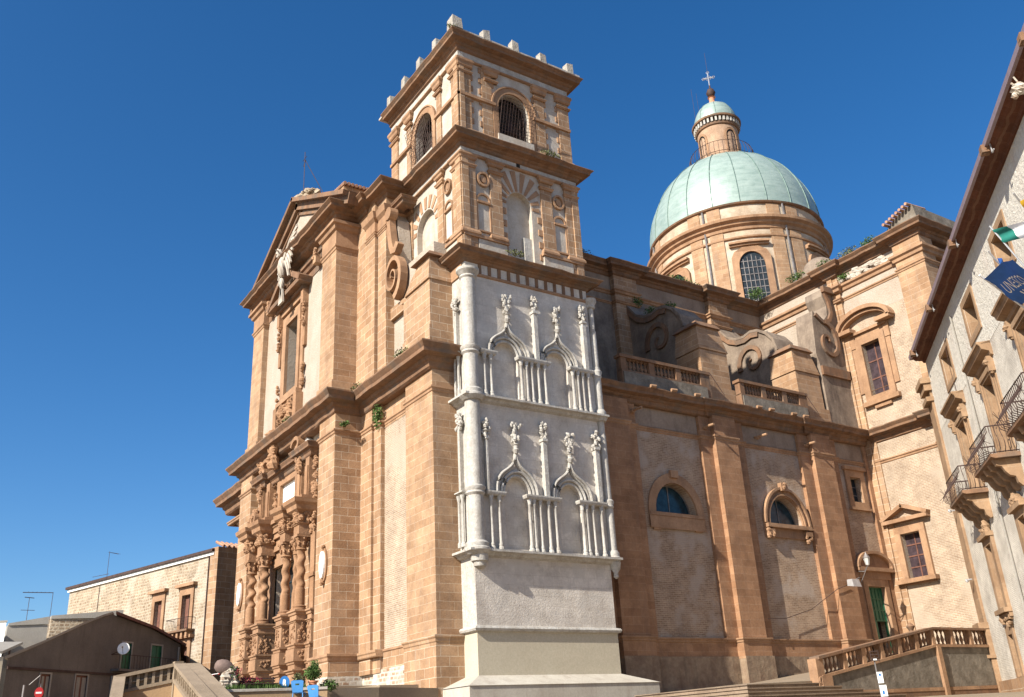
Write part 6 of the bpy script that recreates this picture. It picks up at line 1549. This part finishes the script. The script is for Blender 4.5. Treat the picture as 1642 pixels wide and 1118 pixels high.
def bed_wall():
    r = empty('flower_bed_wall', (13, 37.6, 1), 'low tan wall holding the flower bed in front of the portal', 'wall')
    one(lambda m: m.prism(lambda u, v, o: (u, v, o), [(11.2, 38.2), (11.2, 37.6), (14.3, 37.3), (15.3, 36.9), (15.4, 38.3), (14.9, 38.6)], 0, 2.25), 'wall', 'stairwall', r)
    one(lambda m: m.sweep([(11.2, 37.6), (14.3, 37.3), (15.3, 36.9)], [(0, 2.16), (.05, 2.17), (.05, 2.26), (0, 2.27)]), 'coping', 'limestone', r)
bed_wall()
def pot_plant():
    r = empty('potted_plant', (15.25, 38.2, 2.2), 'leafy green potted bush standing by the church corner', 'plant')
    one(lambda m: m.lathe((15.2, 38.2), [(.13, 2.2), (.17, 2.5), (.2, 2.52), (.2, 2.58), (.17, 2.58)], 14), 'pot', 'terracotta', r, smooth='auto')
    one(lambda m: [m.tube([(15.2, 38.2, 2.5), (15.2+random.uniform(-.3, .3), 38.2+random.uniform(-.3, .3), random.uniform(2.9, 3.4))], .012, 4, .004) for _ in range(9)], 'stem', 'wood', r)
    one(lambda m: (m.leaves((15.2, 38.2, 2.88), (.36, .36, .3), 900, .055, .15), m.leaves((15.25, 38.2, 3.2), (.2, .2, .25), 220, .05, .1)), 'foliage', 'leaf', r)
    q = empty('trailing_plant', (14.6, 38.1, 2.2), 'dry olive coloured plant left of the potted bush', 'plant')
    one(lambda m: m.leaves((14.55, 38.1, 2.6), (.3, .25, .3), 420, .05, .1), 'foliage', 'leafdry', q)
    one(lambda m: m.lathe((14.55, 38.1), [(.1, 2.2), (.13, 2.4), (.13, 2.42)], 10), 'pot', 'terracotta', q)
    z = empty('corner_shrub', (15.9, 38.2, 2.1), 'dark low shrub at the foot of the church pilaster', 'shrub')
    one(lambda m: m.leaves((15.85, 38.1, 2.38), (.4, .3, .25), 700, .05, .1), 'foliage', 'leaf', z)
pot_plant()
def round_sign():
    r = empty('round_blue_sign', (13.85, 37.75, 2.2), 'round blue sign with a white patch leaning on the flower bed wall', 'sign')
    G = lambda u, z, o: (13.82+u*.86+o*-.5, 37.7-u*.5-o*.86, z)
    d = one(lambda m: m.prism(G, [(.2*cos(k*pi/12), 2.5+.24*sin(k*pi/12)) for k in range(24)], 0, .04), 'disc', 'bluesign', r)
    one(lambda m: m.prism(G, [(-.06, 2.4), (.02, 2.36), (.07, 2.38), (.05, 2.46), (.05, 2.56), (.02, 2.62), (-.05, 2.6), (-.06, 2.5)], .04, .05), 'white_emblem', 'whitepaint', d)
    one(lambda m: (m.tube([(13.8, 37.85, 2.2), (13.8, 37.8, 2.4)], .03, 5)), 'foot', 'iron', r)
round_sign()
def chair(x, y, z, rz, label):
    r = empty('plastic_chair', (x, y, z), label, 'chair', 'blue chairs on the forecourt')
    c, s = cos(rz), sin(rz)
    G = lambda u, zz, o: (x+u*c-o*s, y+u*s+o*c, z+zz)
    one(lambda m: m.hexa([G(-.22, .42, -.2), G(.22, .42, -.2), G(.2, .44, .22), G(-.2, .44, .22), G(-.22, .46, -.2), G(.22, .46, -.2), G(.2, .48, .22), G(-.2, .48, .22)]), 'seat', 'blueplastic', r)
    one(lambda m: m.prism(lambda u, zz, o: G(u, zz, .2+o+(zz-.45)*.25), [(-.2, .46), (.2, .46), (.25, .86), (.18, .9), (-.18, .9), (-.25, .86)], 0, .035, [rect(-.08, .08, .72, .78)]), 'backrest', 'blueplastic', r)
    for a, b in ((-.2, -.18), (.2, -.18), (-.19, .2), (.19, .2)):
        one(lambda m: m.tube([G(a, .44, b), G(a*1.15, 0, b*1.2)], .022, 5), 'leg', 'blueplastic', r)
chair(14.25, 37.2, 1.62, 2.5, 'sky blue plastic chair, the left one of two behind the low bed wall')
chair(14.75, 36.6, 1.4, 2.2, 'sky blue plastic chair, nearest one below the potted bush')
def bench():
    for (x, y, z, lb) in ((12.9, 37.9, 2.2, 'dark slatted bench behind the flower bed'), (10.9, 38.9, 2.2, 'dark slatted bench left of the clay jar')):
        r = empty('slatted_bench', (x, y, z), lb, 'bench', 'benches on the forecourt')
        one(lambda m: [m.box(x-.7, x+.7, y-.2+.11*k, y-.12+.11*k, z+.26, z+.29) for k in range(4)], 'seat', 'wood', r)
        one(lambda m: [m.box(x-.7, x+.7, y+.26, y+.29, z+.36+.1*k, z+.42+.1*k) for k in range(2)], 'backrest', 'wood', r)
        for a in (-.6, .6): one(lambda m: (m.box(x+a-.03, x+a+.03, y-.2, y-.14, z, z+.26), m.box(x+a-.03, x+a+.03, y+.22, y+.26, z, z+.54)), 'leg', 'iron', r)
bench()
def tape():
    m = MB(); pts = [(11.45, 38.3, 2.92), (11.0, 38.9, 2.85), (10.5, 39.6, 2.83)]
    m.tube(pts, .018, 4); o = m.build('barrier_tape', 'flagwhite'); setp(o, label='red and white barrier tape strung left of the clay jar', category='tape')
    q = MB()
    for k in range(6):
        t = k/6; a = Vector(pts[0]).lerp(Vector(pts[2]), t); b = Vector(pts[0]).lerp(Vector(pts[2]), t+.08); q.tube([a-Vector((0, 0, .02)), b-Vector((0, 0, .025))], .021, 4)
    q.build('tape_stripe', 'red', o)
tape()
def noentry():
    r = empty('no_entry_sign', (6.45, 49.58, 0), 'round red no entry sign with white bar on a pole, bottom left', 'sign')
    G = lambda u, z, o: (6.6+u*.75-o*.66, 49.6+u*.66*-.0-o*.75+u*-.1, z)
    one(lambda m: m.tube([(6.65, 49.75, 0), (6.65, 49.75, 3.4)], .03, 6), 'pole', 'ironlight', r)
    d = one(lambda m: m.prism(G, [(.24*cos(k*pi/12), 3.0+.24*sin(k*pi/12)) for k in range(24)], 0, .03), 'disc', 'red', r)
    one(lambda m: m.fb(G, -.16, .16, 2.96, 3.04, .03, .04), 'bar', 'whitepaint', d)
    l = empty('metal_pole', (6.05, 49.7, 0), 'bare grey pole with a slanted arm left of the no entry sign', 'pole')
    one(lambda m: m.tube([(5.95, 49.7, 0), (5.95, 49.7, 3.35)], .05, 6), 'post', 'ironlight', l)
    one(lambda m: m.tube([(6.15, 49.7, 3.35), (6.55, 49.65, 3.75)], .02, 5), 'arm', 'ironlight', l)
noentry()
def weeds():
    spots = [((21.6, 48.4, 19.75), (.55, .7, .35), 320, 'big tuft of dry grass on the cornice beside the great pilaster', 'leafdry'),
             ((22.0, 46.4, 18.9), (.25, .45, .35), 220, 'small green tuft under the cornice of the side bay', 'leaf'),
             ((22.15, 46.9, 17.7), (.25, .55, .9), 520, 'green creeper climbing the narrow pilaster below the cornice', 'leaf'),
             ((20.8, 48.6, 17.5), (.3, .5, .12), 160, 'thin weeds on the string course of the great pilaster', 'leaf'),
             ((20.2, 66.9, 19.6), (.4, .4, .4), 200, 'weeds at the far left end of the middle cornice', 'leaf'),
             ((21.4, 67.6, 18.3), (.4, .5, .35), 200, 'dry weeds on the lower left side cornice', 'leafdry'),
             ((22.6, 46.3, 31.7), (.4, .3, .55), 420, 'dark green bush in the gap beside the volute top', 'leaf'),
             ((23.0, 45.0, 31.5), (.4, .5, .25), 200, 'green weeds on the small cornice above the volute', 'leaf'),
             ((20.4, 57.2, 20.2), (.3, .7, .3), 180, 'grass growing under the tall facade window', 'leafdry'),
             ((22.4, 43.6, 19.8), (.3, .6, .3), 200, 'grass at the foot of the rough panel on the cornice', 'leafdry'),
             ((57.3, 47.3, 33.6), (.9, .8, .55), 600, 'green bush in the roof corner in front of the drum window', 'leaf'),
             ((58.4, 43.9, 33.9), (.5, 1.0, .4), 350, 'weeds on the transept cornice near the drum', 'leaf'),
             ((58.6, 41.2, 33.7), (.4, .9, .6), 420, 'thick weeds on the cornice right of the drum', 'leaf'),
             ((58.5, 38.8, 33.7), (.4, 1.1, .45), 420, 'middle tuft of weeds along the transept cornice', 'leafdry'),
             ((58.4, 36.8, 33.7), (.4, .9, .35), 320, 'last tuft of weeds before the tiled parapet', 'leaf'),
             ((58.5, 39.6, 32.0), (.25, .6, .3), 260, 'green tuft inside the crumbled transept frieze', 'leaf'),
             ((44.4, 48.1, 30.3), (.5, .5, .6), 320, 'dark tuft on top of the first buttress scroll', 'leaf'),
             ((44.4, 46.6, 28.9), (.6, .6, .4), 320, 'weeds along the crest of the first buttress scroll', 'leaf'),
             ((44.6, 44.9, 28.6), (.6, .6, .4), 300, 'weeds at the outer end of the first buttress crest', 'leaf'),
             ((38.4, 40.4, 20.0), (.3, .1, .35), 130, 'small weeds on the parapet of the aisle roof', 'leaf')]
    spots += [((23.0, 38.4, 40.1), (.4, .2, .18), 110, 'thin weeds on the tower parapet near the corner merlon', 'leafdry'),
             ((29.5, 38.1, 32.9), (.8, .15, .2), 150, 'dry weeds along the middle cornice of the tower', 'leafdry'),
             ((26.5, 38.1, 25.2), (.7, .2, .2), 150, 'low weeds on the cornice above the white gothic wall', 'leafdry'),
             ((20.1, 52.5, 19.7), (.3, 1.2, .25), 220, 'line of dry weeds on the cornice right of the tall window', 'leafdry'),
             ((21.3, 42.2, 19.7), (.3, .8, .2), 160, 'short weeds on the cornice of the corner pier', 'leafdry'),
             ((49.5, 47.9, 33.4), (2.0, .3, .22), 260, 'row of small weeds on the nave cornice in front of the dome', 'leaf'),
             ((39.0, 47.9, 33.4), (1.6, .3, .2), 180, 'faint weeds on the nave cornice behind the tower', 'leafdry')]
    for c, r, n, lb, mt in spots:
        e = empty('wall_weeds', (c[0], c[1], c[2]-r[2]), lb, 'weeds', 'weeds growing on the cathedral')
        one(lambda m: m.leaves(c, r, n, .08, .05), 'foliage', mt, e)
weeds()
